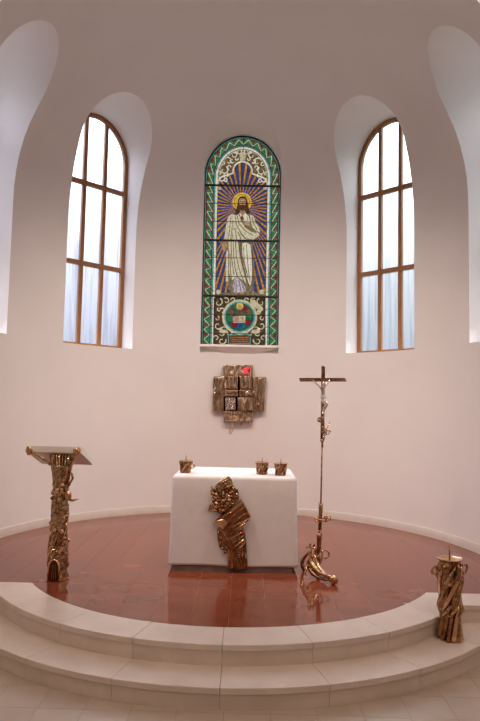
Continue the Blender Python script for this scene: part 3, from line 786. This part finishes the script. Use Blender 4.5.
rpoly([(126,345),(292,211),(350,320),(265,380),(178,404)], .06, 'sash', BRONZEP)
rpoly([(126,345),(172,330),(214,352),(176,402)], .014, 'bright_corner', BRONZES, .058)
rpoly([(228,268),(292,211),(298,238),(222,300)], .016, 'sash_highlight', BRONZES, .056)
for k in range(4):
    f = k/3; rtube([(186+44*f+10, 400-8*f+10*k), (346-26*f, 326+36*f)], .0065, 'sash_fold', (BRONZES, BRONZE)[k % 2], .064)
for k in range(5):
    f = k/4; rtube([(196+12*k, 440+28*k), (300+4*k-6*f, 388+24*k)], .008, 'tail_fold', (BRONZE, BRONZES)[k % 2], .046)
rtube([(150, 392), (178, 412), (262, 580)], .006, 'sash_edge', BRONZES, .046)
for a_, b_ in (((140, 350), (296, 232)), ((160, 366), (312, 258)), ((196, 372), (332, 292)), ((132, 345), (180, 402))): rtube([a_, b_], .0055, 'sash_fold', (BRONZES, BRONZED)[a_[0] % 3 == 1], .063)
for q in range(2):
    mb = LMB(REL.location)
    for k in range(9): mb.ball(ra(262+4.4*k+14*q*.7, 572-14*k+3*q-q*6, .05), .0058, 6, 4)
    mb.build('pearl_row', BRONZES, REL, smooth=True)

# ---------------- three small pricket holders on the altar
def candle_cup(label, px_, py_, s, rot, loop):
    zt_ = AH+.012; p = atz(px_, py_, zt_)
    root = empty('pricket_candle_holder', p, rot); tag(root, label, 'candle holder', 'small bronze candle holders on the altar')
    def rf(a, z, r): 
        return r*(1+.10*math.sin(6*a+z*38)+.06*math.sin(11*a-z*60))
    k = s
    MB().lathe((0, 0, 0), [(.055*k, 0), (.058*k, .01*k), (.054*k, .04*k), (.058*k, .08*k), (.068*k, .115*k), (.072*k, .128*k)], 30, rf).build('cup', BRONZED, root, smooth=True)
    for i in range(7):
        a0 = i*.9; path = []
        for j in range(7):
            f = j/6; a = a0+f*1.1; r_ = (.056+.016*f*f)*k; path.append((r_*math.cos(a), r_*math.sin(a), (.008+.115*f)*k))
        MB().tube(path, [.008*k, .010*k, .009*k, .011*k, .009*k, .008*k, .005*k], 6).build('fold', (BRONZE, BRONZEP)[i % 2], root, smooth=True)
    MB().lathe((0, 0, .126*k), [(.03*k, 0), (.082*k, .006*k), (.084*k, .012*k), (.04*k, .008*k), (.001, .008*k)], 24).build('drip_pan', BRONZES, root, smooth=True, angle=50)
    MB().lathe((0, 0, .132*k), [(.008*k, 0), (.006*k, .03*k), (.0012, .07*k)], 8).build('spike', BRONZES, root)
    if loop: MB().ring((.072*k*loop, -.02, .075*k), (.3, 1, 0), .026*k, .007*k, n=16).build('loop', BRONZES, root, smooth=True)
    return root
candle_cup('bronze pricket holder alone at the left end of the altar', 185.6, 472.5, .97, .4, 1)
candle_cup('bronze pricket holder on the right of the altar, inner one of the pair', 262.0, 474.2, .97, 1.9, 0)
candle_cup('bronze pricket holder at the right end of the altar, outer of the pair', 280.6, 475.2, .95, 3.0, 0)

# ================================================================== LECTERN
LX, LY = -1.705, -.89
NICHE = noisy('niche_shade_bronze', (.05, .018, .01), (.16, .06, .03), 30, .45, 1, stretch=(1, 1, .2))  # shade of the recess is put into a darker bronze colour
LEC = empty('lectern', (LX, LY, 0)); tag(LEC, 'gilt bronze column lectern with a white sloping book board', 'lectern')
def colrf(a, z, r):
    x, y = math.cos(a)*.1, math.sin(a)*.1
    q = noise.noise(Vector((x*22, y*22, z*17)))*.15+noise.noise(Vector((x*48+3, y*48, z*38)))*.13
    q += .06*math.sin(3*a+z*7)+.04*math.sin(7*a-z*10)
    return r*(1+q)
prof = []
for i in range(70):
    z = i/69*1.12
    r_ = .094-.022*min(1, z/.9)+(.02*((z-.9)/.22)**2 if z > .9 else 0)
    prof.append((r_, z))
MB().lathe((0, 0, 0), prof, 48, colrf).build('column', BRONZE, LEC, smooth=True)
MB().lathe((0, 0, 0), [(.112, 0), (.114, .008), (.10, .016), (.09, .02)], 24, lambda a, z, r: r*(1+.05*math.sin(5*a))).build('foot_plate', BRONZED, LEC, smooth=True, angle=50)
# door niche at the foot
arch = [(-.048, .012), (.048, .012), (.048, .12)]+[(.048*math.cos(PI*i/10), .12+.085*math.sin(PI*i/10)) for i in range(1, 10)]+[(-.048, .12)]
MB().extr([(x+.0, -.088, z) for x, z in arch], (0, -.026, 0)).build('niche_door', NICHE, LEC)
MB().tube([(-.054, -.116, .01), (-.054, -.114, .12)]+[(.054*math.cos(PI-PI*i/10), -.112, .12+.094*math.sin(PI*i/10)) for i in range(1, 10)]+[(.054, -.114, .12), (.054, -.116, .01)], .0095, 7).build('niche_frame', BRONZES, LEC, smooth=True)
for x_ in (-.02, 0, .02): MB().tube([(x_, -.114, .016), (x_*.8, -.114, .165)], .004, 5).build('door_slat', BRONZEP, LEC)
rs = random.Random(11)
for i in range(64):                       # cast lumps and flakes on the column
    z = .22+.72*rs.random(); a = rs.uniform(-PI, 0) if i % 4 else rs.uniform(0, PI); r_ = .094-.02*z
    MB().rock((r_*math.cos(a), r_*math.sin(a), z), rs.uniform(.012, .024), i, 7, 5, (1, 1, rs.uniform(.7, 1.7))).build('cast_lump', (BRONZE, BRONZES, BRONZED)[i % 3], LEC)
for i in range(9):                        # strips that wind round the shaft
    a0 = -PI*.95+i*.72; z0_ = .12+.09*(i % 4); path = []
    for j in range(9):
        f = j/8; a = a0+f*1.25; z = z0_+f*.34; r_ = .099-.022*z; path.append((r_*math.cos(a), r_*math.sin(a), z))
    MB().tube(path, [.004, .008, .010, .011, .011, .010, .009, .007, .003], 6).build('winding_strip', (BRONZES, BRONZE, BRONZED)[i % 3], LEC, smooth=True)
for i in range(13):                       # fan of ribs that carries the board
    f = i/12; a = -PI*1.02+f*PI*1.04
    p0_ = Vector((.07*math.cos(a), .06*math.sin(a), .93)); p1_ = Vector((.085*math.cos(a), .07*math.sin(a), 1.05)); p2_ = Vector((.12*math.cos(a), .09*math.sin(a), 1.235+.09*math.sin(a)*-.25-.02))
    MB().tube([p0_, p1_, p2_], [.009, .012, .010], 6).build('fan_rib', (BRONZES, BRONZED, BRONZE)[i % 3], LEC, smooth=True)
# the board: front edge high, sloping down towards the reader
bx0, bx1 = -2.035-LX, -1.488-LX; yf, yb = -.995-LY, -.50-LY
zf0, zf1 = 1.253, 1.312; zb0, zb1 = 1.087, 1.142
MB().add([(bx0, yf, zf0), (bx1, yf, zf0), (bx1, yf, zf1), (bx0, yf, zf1), (bx0, yb, zb0), (bx1, yb, zb0), (bx1, yb, zb1), (bx0, yb, zb1)],
         [(0,1,2,3),(5,4,7,6),(4,5,1,0),(3,2,6,7),(4,0,3,7),(1,5,6,2)]).build('book_board', STONEW, LEC)
MB().box((bx0+.01, yb-.012, zb1-.004), (bx1-.01, yb+.006, zb1+.03)).build('book_ledge', STONEW, LEC)
MB().add([(-.06, -.05, 1.05), (.06, -.05, 1.05), (.06, .08, 1.05), (-.06, .08, 1.05), (-.09, -.06, 1.235), (.09, -.06, 1.235), (.09, .16, 1.165), (-.09, .16, 1.165)],
         [(0,3,2,1),(4,5,6,7),(0,1,5,4),(1,2,6,5),(2,3,7,6),(3,0,4,7)]).build('neck_block', BRONZED, LEC)
for sg, xe in ((-1, bx0+.035), (1, bx1-.035)):
    MB().tube([(sg*.08, -.10, 1.13), (sg*.15, -.115, 1.19), (xe*.75, -.118, 1.235), (xe, -.118, 1.262)], [.016, .014, .011, .013], 7).build('bracket_arm', BRONZE, LEC, smooth=True)
    MB().rock((xe-sg*.0, -.122, 1.268), .036, 5+sg, 9, 7, (1, .7, 1.15)).build('bracket_knob', BRONZES, LEC, smooth=True)
MB().tube([(.085, -.06, 1.06), (.125, -.075, 1.045), (.14, -.08, 1.0), (.115, -.08, .955), (.085, -.07, .935), (.095, -.08, .91)], [.010, .012, .012, .011, .010, .004], 7).build('hook_tendril', BRONZED, LEC, smooth=True)
MB().rock((.095, -.07, .83), .038, 3, 9, 7, (1, .8, 1.2)).build('bird_body', BRONZES, LEC, smooth=True)
MB().tube([(.10, -.08, .80), (.15, -.09, .785), (.21, -.09, .80)], [.018, .013, .003], 7).build('bird_beak', BRONZEP, LEC, smooth=True)

# ================================================================== STANDING CROSS
CXP, CYP = .935, -.60
CR = empty('standing_cross', (CXP, CYP, 0)); tag(CR, 'slender bronze standing cross with a silvery crucified figure right of the altar', 'cross')
def cp(zx, zy, z0=(290, 500), sc=7.217, dy=0):
    v = at(z0[0]+zx/sc, z0[1]+zy/sc, CYP); return Vector((v.x, CYP+dy, v.z))
def ctube(pts, rad, name, material, z0=(290, 500), sc=7.217, n=8, parent=CR):
    mb = LMB(CR.location); mb.tube([cp(p[0], p[1], z0, sc, p[2] if len(p) > 2 else 0) for p in pts], rad, n); return mb.build(name, material, parent, smooth=True)
# lower sleeve and foot sculpture
ctube([(212, 238), (210, 290), (208, 345), (200, 395)], [.030, .025, .024, .016], 'foot_sleeve', BRONZEP, n=12)
bc = atz(333.5, 584.5, 0); bcx, bcy = bc.x, bc.y
mb = LMB(CR.location); mb.ball((bcx, bcy, .046), .046, 18, 12); mb.build('ball_foot', BRONZES, CR, smooth=True)
bl = Vector((bcx, bcy, .046))
# sweeping horns to the ball
def horn(a, b_, c, rad, name, material):
    mb = LMB(CR.location); A, B, C_ = Vector(a), Vector(b_), Vector(c)
    pts = [(A*(1-t)**2+B*2*t*(1-t)+C_*t*t) for t in [i/12 for i in range(13)]]
    rr = [rad[0]+(rad[1]-rad[0])*min(1, i/6)+(rad[2]-rad[1])*max(0, (i-6)/6) for i in range(13)]
    mb.tube(pts, rr, 8); mb.build(name, material, CR, smooth=True)
top_l = cp(135, 400); mid_l = cp(110, 480)
horn(cp(150, 345), cp(120, 500), bl+Vector((-.03, .01, .02)), (.012, .030, .018), 'horn', BRONZE)
horn(cp(128, 430), cp(130, 560), bl+Vector((-.04, .0, -.005)), (.012, .026, .012), 'horn', BRONZED)
horn(cp(175, 390, dy=-.03), cp(190, 500, dy=-.05), bl+Vector((-.03, -.01, .03)), (.012, .022, .012), 'horn', BRONZES)
horn(cp(232, 360), cp(245, 450), cp(160, 500, dy=-.02), (.012, .014, .006), 'horn', BRONZES)
horn(cp(150, 345), cp(215, 330), cp(150, 440), (.010, .014, .008), 'horn', BRONZES)
horn(cp(140, 380, dy=.02), cp(60, 470, dy=.10), (.80, -.36, .0), (.012, .022, .012), 'rear_foot', BRONZED)
horn(cp(130, 440), cp(115, 520), atz(301.5, 586, .004), (.012, .010, .004), 'thin_foot', BRONZES)
horn(cp(200, 400), cp(195, 470), cp(205, 480, dy=-.0)-Vector((0, 0, .09)), (.022, .028, .020), 'foot_stem', BRONZED)
for i, (zx, zy, r_) in enumerate(((155, 490, .018), (180, 505, .016), (130, 470, .016), (170, 470, .014), (200, 520, .017), (95, 470, .014))):
    mb = LMB(CR.location); mb.rock(cp(zx, zy, dy=-.03), r_, i+2); mb.build('cast_lump', (BRONZES, BRONZE)[i % 2], CR)
mb = LMB(CR.location); mb.ring(cp(252, 390), (.2, 1, 0), .042, .0085, -2.0, 2.6, n=18); mb.build('side_ring', BRONZE, CR, smooth=True)
mb = LMB(CR.location); mb.ring(cp(158, 330), (.1, 1, .2), .022, .010, 0, 5, n=14); mb.build('curled_bud', BRONZED, CR, smooth=True)
ctube([(150, 330), (125, 338), (112, 346)], [.010, .007, .003], 'bud_tip', BRONZE)
# second sleeve with small spirals
ctube([(222, 25), (221, 90), (218, 150), (214, 215)], [.025, .021, .019, .020], 'shaft_sleeve', BRONZED, n=10)
ctube([(214, 205), (212, 245)], .011, 'sleeve_pin', BRONZES)
for c_, r_, sg in (((190, 135), .024, 1), ((262, 130), .027, -1)):
    c3 = cp(*c_, dy=-.02); mb = LMB(CR.location)
    mb.tube([c3+Vector((sg*math.cos(t)*r_*(1-.07*t), -.006*t, math.sin(t)*r_*(1-.07*t))) for t in [i*.42 for i in range(21)]], .0085, 7)
    mb.build('spiral', BRONZES, CR, smooth=True)
ctube([(186, 150, -.02), (222, 140, -.03), (262, 152, -.02)], .009, 'spiral_bar', BRONZE)
ctube([(275, 112, -.02), (292, 120, -.02), (288, 150, -.02)], [.009, .007, .003], 'spiral_tip', BRONZES)
# slim shaft
Z5 = (295, 355); S5 = 7.58
ctube([(207, 660), (207, 700)], .011, 'shaft_collar', BRONZED, Z5, S5)
mb = LMB(CR.location); mb.tube([cp(206, 660, Z5, S5), cp(222, 40)], .0085, 8); mb.build('shaft', BRONZED, CR, smooth=True)
# cross beams
def cslab(pts, d, name, material, y=0):
    P = [cp(x, y_, Z5, S5, y) for x, y_ in pts]
    if area_of([(p.x, p.z) for p in P]) < 0: P = P[::-1]
    mb = LMB(CR.location); mb.slab(P, (0, -d, 0), .005); return mb.build(name, material, CR)
cslab([(200,88),(212,80),(226,90),(226,330),(222,470),(224,640),(208,672),(192,655),(196,470),(198,330)], .030, 'upright_beam', BRONZED, .014)
cslab([(30,174),(378,174),(390,202),(38,202)], .028, 'cross_beam', BRONZED, .010)
for i in range(5): ctube([(40+i*72, 180+(i % 2)*8, -.02), (100+i*72, 194-(i % 2)*8, -.02)], .004, 'beam_ridge', BRONZE, Z5, S5, 5)
for i in range(4): ctube([(205+(i % 2)*8, 500+i*36, -.02), (216-(i % 2)*6, 540+i*34, -.02)], .006, 'post_ridge', (BRONZE, BRONZES)[i % 2], Z5, S5, 5)
mb = LMB(CR.location); mb.ring(cp(190, 490, Z5, S5, -.02), (.3, 1, .4), .022, .010, n=14); mb.build('wound_knot', BRONZEP, CR, smooth=True)
ctube([(168, 505, -.02), (190, 480, -.025), (214, 475, -.02)], [.010, .013, .009], 'wound_strip', BRONZES, Z5, S5)
ctube([(265, 500, -.01), (240, 560, -.02), (232, 610, -.01)], .0045, 'thorn', BRONZES, Z5, S5)
mb = LMB(CR.location); mb.ring(cp(244, 582, Z5, S5, -.015), (.2, 1, .1), .024, .006, n=14); mb.build('thorn_ring', BRONZES, CR, smooth=True)
ctube([(222, 555, -.01), (250, 572, -.02), (270, 580, -.01)], .0055, 'thorn', BRONZE, Z5, S5)
mb = LMB(CR.location); mb.rock(cp(204, 645, Z5, S5, -.015), .017, 9); mb.build('post_knob', BRONZES, CR, smooth=True)
# the figure on the cross: one skinned body
def skin_body(name, joints, edges, radii, material, parent, sub=2):
    me = bpy.data.meshes.new(name); me.from_pydata([tuple(p) for p in joints], edges, []); me.update()
    o = bpy.data.objects.new(name, me); col.objects.link(o); o.parent = parent
    sk = o.modifiers.new('skin', 'SKIN'); sk.use_smooth_shade = True
    if not me.skin_vertices: me.attributes
    dat = me.skin_vertices[0].data if me.skin_vertices else None
    if dat is None:
        bpy.context.view_layer.objects.active = o
    for i, r_ in enumerate(radii): dat[i].radius = (r_, r_); 
    dat[0].use_root = True
    sb = o.modifiers.new('sub', 'SUBSURF'); sb.levels = sub; sb.render_levels = sub
    me.materials.append(material); return o
J = [(207, 318, -.035), (207, 285, -.04), (206, 255, -.04), (206, 238, -.045), (212, 214, -.055), (210, 200, -.055),      # pelvis, waist, chest, neck, head, crown
     (186, 243, -.04), (160, 218, -.03), (132, 190, -.022), (226, 238, -.04), (246, 212, -.03), (262, 186, -.022),         # arms
     (214, 345, -.055), (240, 372, -.075), (224, 402, -.05), (212, 432, -.032), (208, 446, -.045),                         # left leg
     (204, 345, -.05), (228, 378, -.07), (214, 408, -.045), (207, 436, -.032), (205, 449, -.045)]
Ed = [(0,1),(1,2),(2,3),(3,4),(4,5),(2,6),(6,7),(7,8),(2,9),(9,10),(10,11),(0,12),(12,13),(13,14),(14,15),(15,16),(0,17),(17,18),(18,19),(19,20),(20,21)]
Ra = [.017,.014,.018,.008,.014,.010,.009,.0072,.005,.009,.0072,.005,.013,.0105,.009,.006,.0045,.013,.0105,.009,.006,.0045]
me = bpy.data.meshes.new('corpus'); me.from_pydata([tuple(cp(x, y, Z5, S5, d_)-CR.location) for x, y, d_ in J], Ed, []); me.materials.append(SILVER); me.update()
corpus = bpy.data.objects.new('corpus', me); col.objects.link(corpus); corpus.parent = CR
sk = corpus.modifiers.new('skin', 'SKIN'); sk.use_smooth_shade = True
bpy.context.view_layer.update()
if len(me.skin_vertices):
    for i, r_ in enumerate(Ra): me.skin_vertices[0].data[i].radius = (r_*1.25, r_*1.25)
    me.skin_vertices[0].data[0].use_root = True
sb = corpus.modifiers.new('sub', 'SUBSURF'); sb.levels = 2; sb.render_levels = 2
corpus['label'] = 'silvery crucified figure with bent knees'
ctube([(192, 312, -.04), (206, 322, -.062), (224, 316, -.045), (226, 334, -.05)], [.012, .015, .012, .004], 'loincloth', SILVER, Z5, S5, parent=CR)

# ================================================================== PASCHAL CANDLESTICK ON THE LOWER STEP
KX, KY = 1.884, -1.775
KS = empty('paschal_candlestick', (KX, KY, -S)); tag(KS, 'stout twisted bronze candlestick with ring handles on the lower step', 'candlestick')
def krf(a, z, r):
    q = .17*math.sin(5*a-z*11)+.09*math.sin(9*a-z*15+1)+.10*noise.noise(Vector((math.cos(a)*2.2, math.sin(a)*2.2, z*9)))
    return r*(1+q)
kp = [(.084, 0), (.083, .02), (.077, .08), (.074, .15), (.072, .20), (.086, .26), (.080, .31), (.068, .36), (.076, .44), (.090, .52), (.094, .60), (.07, .645)]
prof = []
for i in range(60):
    z = .645*i/59
    for (r0, z0_), (r1, z1) in zip(kp[:-1], kp[1:]):
        if z0_ <= z <= z1+1e-9: f = (z-z0_)/(z1-z0_); f = f*f*(3-2*f); prof.append((r0+(r1-r0)*f, z)); break
MB().lathe((0, 0, 0), prof, 56, krf).build('drapery_body', BRONZED, KS, smooth=True)
def rad_at(z):
    for (r0, z0_), (r1, z1) in zip(kp[:-1], kp[1:]):
        if z0_ <= z <= z1+1e-9: return r0+(r1-r0)*(z-z0_)/(z1-z0_)
    return .1
for i in range(7):                        # broad folds wind up to the right from the waist
    a0 = i*2*PI/7; path = []; rr = []
    for j in range(12):
        f = j/11; z = .22+.41*f; a = a0+2.3*f; r_ = rad_at(z)*1.07; path.append((r_*math.cos(a), r_*math.sin(a), z)); rr.append((.008+.017*math.sin(PI*min(1, f*1.1))**.6)*(1 if i % 2 else .8))
    MB().tube(path, rr, 9).build('upper_fold', (BRONZES, BRONZED, BRONZES, BRONZE)[i % 4], KS, smooth=True)
for i in range(6):                        # heavy folds fan out at the foot
    a0 = i*2*PI/6+.15; path = []; rr = []
    for j in range(9):
        f = j/8; z = .27*(1-f)+.014; a = a0-.7*f; r_ = rad_at(z)*(.98+.05*f); path.append((r_*math.cos(a), r_*math.sin(a), z)); rr.append(.012+.012*f)
    MB().tube(path, rr, 9).build('lower_fold', (BRONZES, BRONZED, BRONZES)[i % 3], KS, smooth=True)
for i in range(4):                        # a band of cloth slung round the waist
    a0 = -2.6+i*.75; path = [((rad_at(.22+.1*f)+.012)*math.cos(a0+f*1.0), (rad_at(.22+.1*f)+.012)*math.sin(a0+f*1.0), .20+.11*f+.02*i % .03) for f in [k/6 for k in range(7)]]
    MB().tube(path, [.006, .012, .015, .016, .014, .010, .004], 8).build('waist_fold', (BRONZE, BRONZES)[i % 2], KS, smooth=True)
rs = random.Random(5)
for i in range(10):
    a = -PI*rs.random(); z = rs.uniform(.16, .58); r_ = rad_at(z)*1.1
    MB().rock((r_*math.cos(a), r_*math.sin(a), z), rs.uniform(.012, .02), i, 7, 5).build('cast_lump', (BRONZES, BRONZE)[i % 2], KS)
MB().rock((.088, -.05, .25), .022, 8, 8, 6).build('cast_lump', BRONZES, KS)
MB().lathe((0, 0, .640), [(.05, 0), (.098, .010), (.106, .022), (.095, .018), (.03, .006), (.001, .006)], 32, lambda a, z, r: r*(1+.05*math.sin(4*a+1)+.03*math.sin(7*a))).build('drip_pan', BRONZES, KS, smooth=True, angle=45)
MB().lathe((0, 0, .648), [(.0085, 0), (.007, .05), (.0015, .118)], 8).build('spike', BRONZED, KS)
MB().ring((-.118, -.045, .565), (.25, 1, .1), .044, .011, n=20).build('ring_handle', BRONZE, KS, smooth=True)
MB().ring((.112, -.025, .585), (-.5, 1, .1), .036, .010, n=20).build('ring_handle', BRONZE, KS, smooth=True)

# ================================================================== TABERNACLE ON THE WALL
YT = 3.0
RIB = noisy('ribbed_bronze', (.17, .105, .06), (.72, .52, .36), 4, .28, 1, stretch=(14, 14, 1.6), bump=.5, bscale=9, lo=.32, hi=.68, bdist=.02)
TB = empty('tabernacle', (-.01, YT, 1.95)); tag(TB, 'cross shaped bronze tabernacle of ribbed panels on the apse wall', 'tabernacle')
def tp(zx, zy, Y=YT):
    v = at(200+zx/6, 355+zy/6, Y); return v
def ribbed(x0, x1, y0, y1, depth, name, material, seed, amp=.03, freq=9, skew=0, speck=0):
    """panel with an uneven ribbed face; depth = how far it stands out of the wall plane"""
    nx, nz = 26, 16; mb = LMB(TB.location); V = []; x0 += 2; x1 -= 2; y0 += 2; y1 -= 2
    for j in range(nz+1):
        for i in range(nx+1):
            f = i/nx; g = j/nz; p = tp(x0+(x1-x0)*f+skew*(g-.5), y0+(y1-y0)*g)
            h_ = noise.noise(Vector((f*freq+.25*g*freq*.3, g*1.4, seed*7.3)))*.7+noise.noise(Vector((f*freq*2.3, g*2.5, seed*3.1)))*.4
            if speck: h_ += noise.noise(Vector((f*9, g*9, seed)))*speck
            edge = 0 if (i in (0, nx) or j in (0, nz)) else 1
            V.append((p.x, YT-depth*.85-(h_*amp if edge else -.012), p.z))
    n = (nx+1)*(nz+1); Fc = [(j*(nx+1)+i, (j+1)*(nx+1)+i, (j+1)*(nx+1)+i+1, j*(nx+1)+i+1) for j in range(nz) for i in range(nx)]
    B = [(p[0], YT+.06, p[2]) for p in V]
    rim = [i for i in range(nx+1)]+[j*(nx+1)+nx for j in range(1, nz+1)]+[nz*(nx+1)+i for i in range(nx-1, -1, -1)]+[j*(nx+1) for j in range(nz-1, 0, -1)]
    k = len(V); V2 = V+[(V[i][0], YT+.05, V[i][2]) for i in rim]; m_ = len(rim)
    Fc += [(rim[q], rim[(q+1) % m_], k+(q+1) % m_, k+q) for q in range(m_)]
    mb.add(V2, Fc); return mb.build(name, material, TB, smooth=True, angle=50)
ribbed(137, 319, 58, 128, .02, 'top_panel', RIB, 1, freq=13)
ribbed(76, 147, 125, 336, .03, 'wing_panel', RIB, 2, freq=7, skew=-9, speck=.6)
ribbed(308, 392, 130, 342, .03, 'wing_panel', RIB, 3, freq=8, skew=-12, speck=.6)
ribbed(140, 319, 332, 404, .025, 'bottom_panel', RIB, 4, freq=13, speck=.5)
ribbed(145, 231, 124, 206, .07, 'door_panel', RIB, 5, freq=8)
ribbed(236, 314, 124, 206, .065, 'door_panel', RIB, 6, freq=8)
ribbed(140, 231, 206, 250, .085, 'middle_panel', RIB, 7, freq=8, speck=1)
ribbed(235, 324, 206, 252, .09, 'middle_panel', RIB, 8, freq=8, speck=1)
ribbed(150, 217, 250, 333, .06, 'door_panel', SILVER, 9, freq=5, speck=1.4)
ribbed(225, 321, 250, 338, .075, 'door_panel', RIB, 10, freq=9)
mb = LMB(TB.location)
for zx0, zx1, zy0, zy1 in ((137, 320, 60, 404), (76, 392, 132, 336)):
    a_, b_ = tp(zx0+4, zy1-4), tp(zx1-4, zy0+4); mb.box((a_.x, YT-.005, a_.z), (b_.x, 3.06, b_.z))
mb.build('back_plate', BRONZED, TB)
rs = random.Random(21)
for i in range(26):
    zx, zy = ((rs.uniform(80, 140), rs.uniform(205, 235)), (rs.uniform(325, 385), rs.uniform(255, 315)), (rs.uniform(150, 320), rs.uniform(210, 245)), (rs.uniform(155, 212), rs.uniform(255, 325)))[i % 4]
    p = tp(zx, zy); mb = LMB(TB.location); mb.rock((p.x, YT-(.095 if i % 4 > 1 else .048), p.z), rs.uniform(.010, .019), i, 7, 5); mb.build('bright_nugget', (SILVER, BRONZES)[i % 2], TB)
p = tp(272, 97); mb = LMB(TB.location); mb.ball((p.x, YT-.055, p.z), .036, 14, 10, (.85, .7, 1.25)); o = mb.build('sanctuary_light', REDLAMP, TB, smooth=True); o['label'] = 'small glowing red lamp'
p = tp(284, 80); mb = LMB(TB.location); mb.ball((p.x, YT-.045, p.z), .018, 10, 8); mb.build('sanctuary_light_tip', REDLAMP, TB, smooth=True)
# key hanging from the lower edge
a_ = tp(196, 402); b_ = tp(192, 432); mb = LMB(TB.location)
mb.tube([(a_.x, YT-.03, a_.z), (b_.x, YT-.035, b_.z)], .005, 5); mb.tube([(tp(x_, y_).x, YT-.035, tp(x_, y_).z) for x_, y_ in ((194, 430), (198, 440), (190, 462), (180, 474), (175, 466), (182, 446), (192, 432))], .0075, 6); mb.build('key', BRONZES, TB, smooth=True)
for zx, zy0, zy1 in ((110, 332, 352), (248, 400, 428), (290, 400, 415), (360, 338, 350)):
    a_ = tp(zx, zy0); b_ = tp(zx-2, zy1); mb = LMB(TB.location); mb.tube([(a_.x, YT-.02, a_.z), (b_.x, YT-.02, b_.z)], [.012, .005], 6); mb.build('drip', BRONZED, TB, smooth=True)

# ================================================================== sub-parts: pieces that belong to one part of their thing
SUB = {'lectern': {'door_slat': 'niche_door', 'niche_frame': 'niche_door', 'winding_strip': 'column', 'cast_lump': 'column', 'hook_tendril': 'column', 'bird_beak': 'bird_body', 'book_ledge': 'book_board', 'fan_rib': 'neck_block'},
       'altar_relief': {'trunk_rib': 'trunk', 'band_ridge': 'crown_band', 'nugget': 'crown_plate', 'leaf_vein': 'leaf', 'sash_fold': 'sash', 'bright_corner': 'sash', 'sash_highlight': 'sash', 'tail_fold': 'sash_tail', 'pearl_row': 'sash_tail', 'sash_edge': 'sash_tail'},
       'pricket_candle_holder': {'fold': 'cup', 'loop': 'cup', 'spike': 'drip_pan'},
       'paschal_candlestick': {'upper_fold': 'drapery_body', 'lower_fold': 'drapery_body', 'waist_fold': 'drapery_body', 'cast_lump': 'drapery_body', 'spike': 'drip_pan'},
       'standing_cross': {'beam_ridge': 'cross_beam', 'post_ridge': 'upright_beam', 'loincloth': 'corpus', 'bud_tip': 'curled_bud', 'spiral': 'shaft_sleeve', 'spiral_bar': 'shaft_sleeve', 'spiral_tip': 'shaft_sleeve', 'wound_knot': 'upright_beam', 'wound_strip': 'upright_beam', 'post_knob': 'upright_beam'},
       'tabernacle': {'sanctuary_light_tip': 'sanctuary_light'}}
for root in [o for o in list(col.objects) if o.parent is None and o.name.split('.')[0] in SUB]:
    kids = list(root.children); first = {}
    for k in kids: first.setdefault(k.name.split('.')[0], k)
    for k in kids:
        tgt = SUB[root.name.split('.')[0]].get(k.name.split('.')[0])
        if tgt: k.parent = first[tgt]
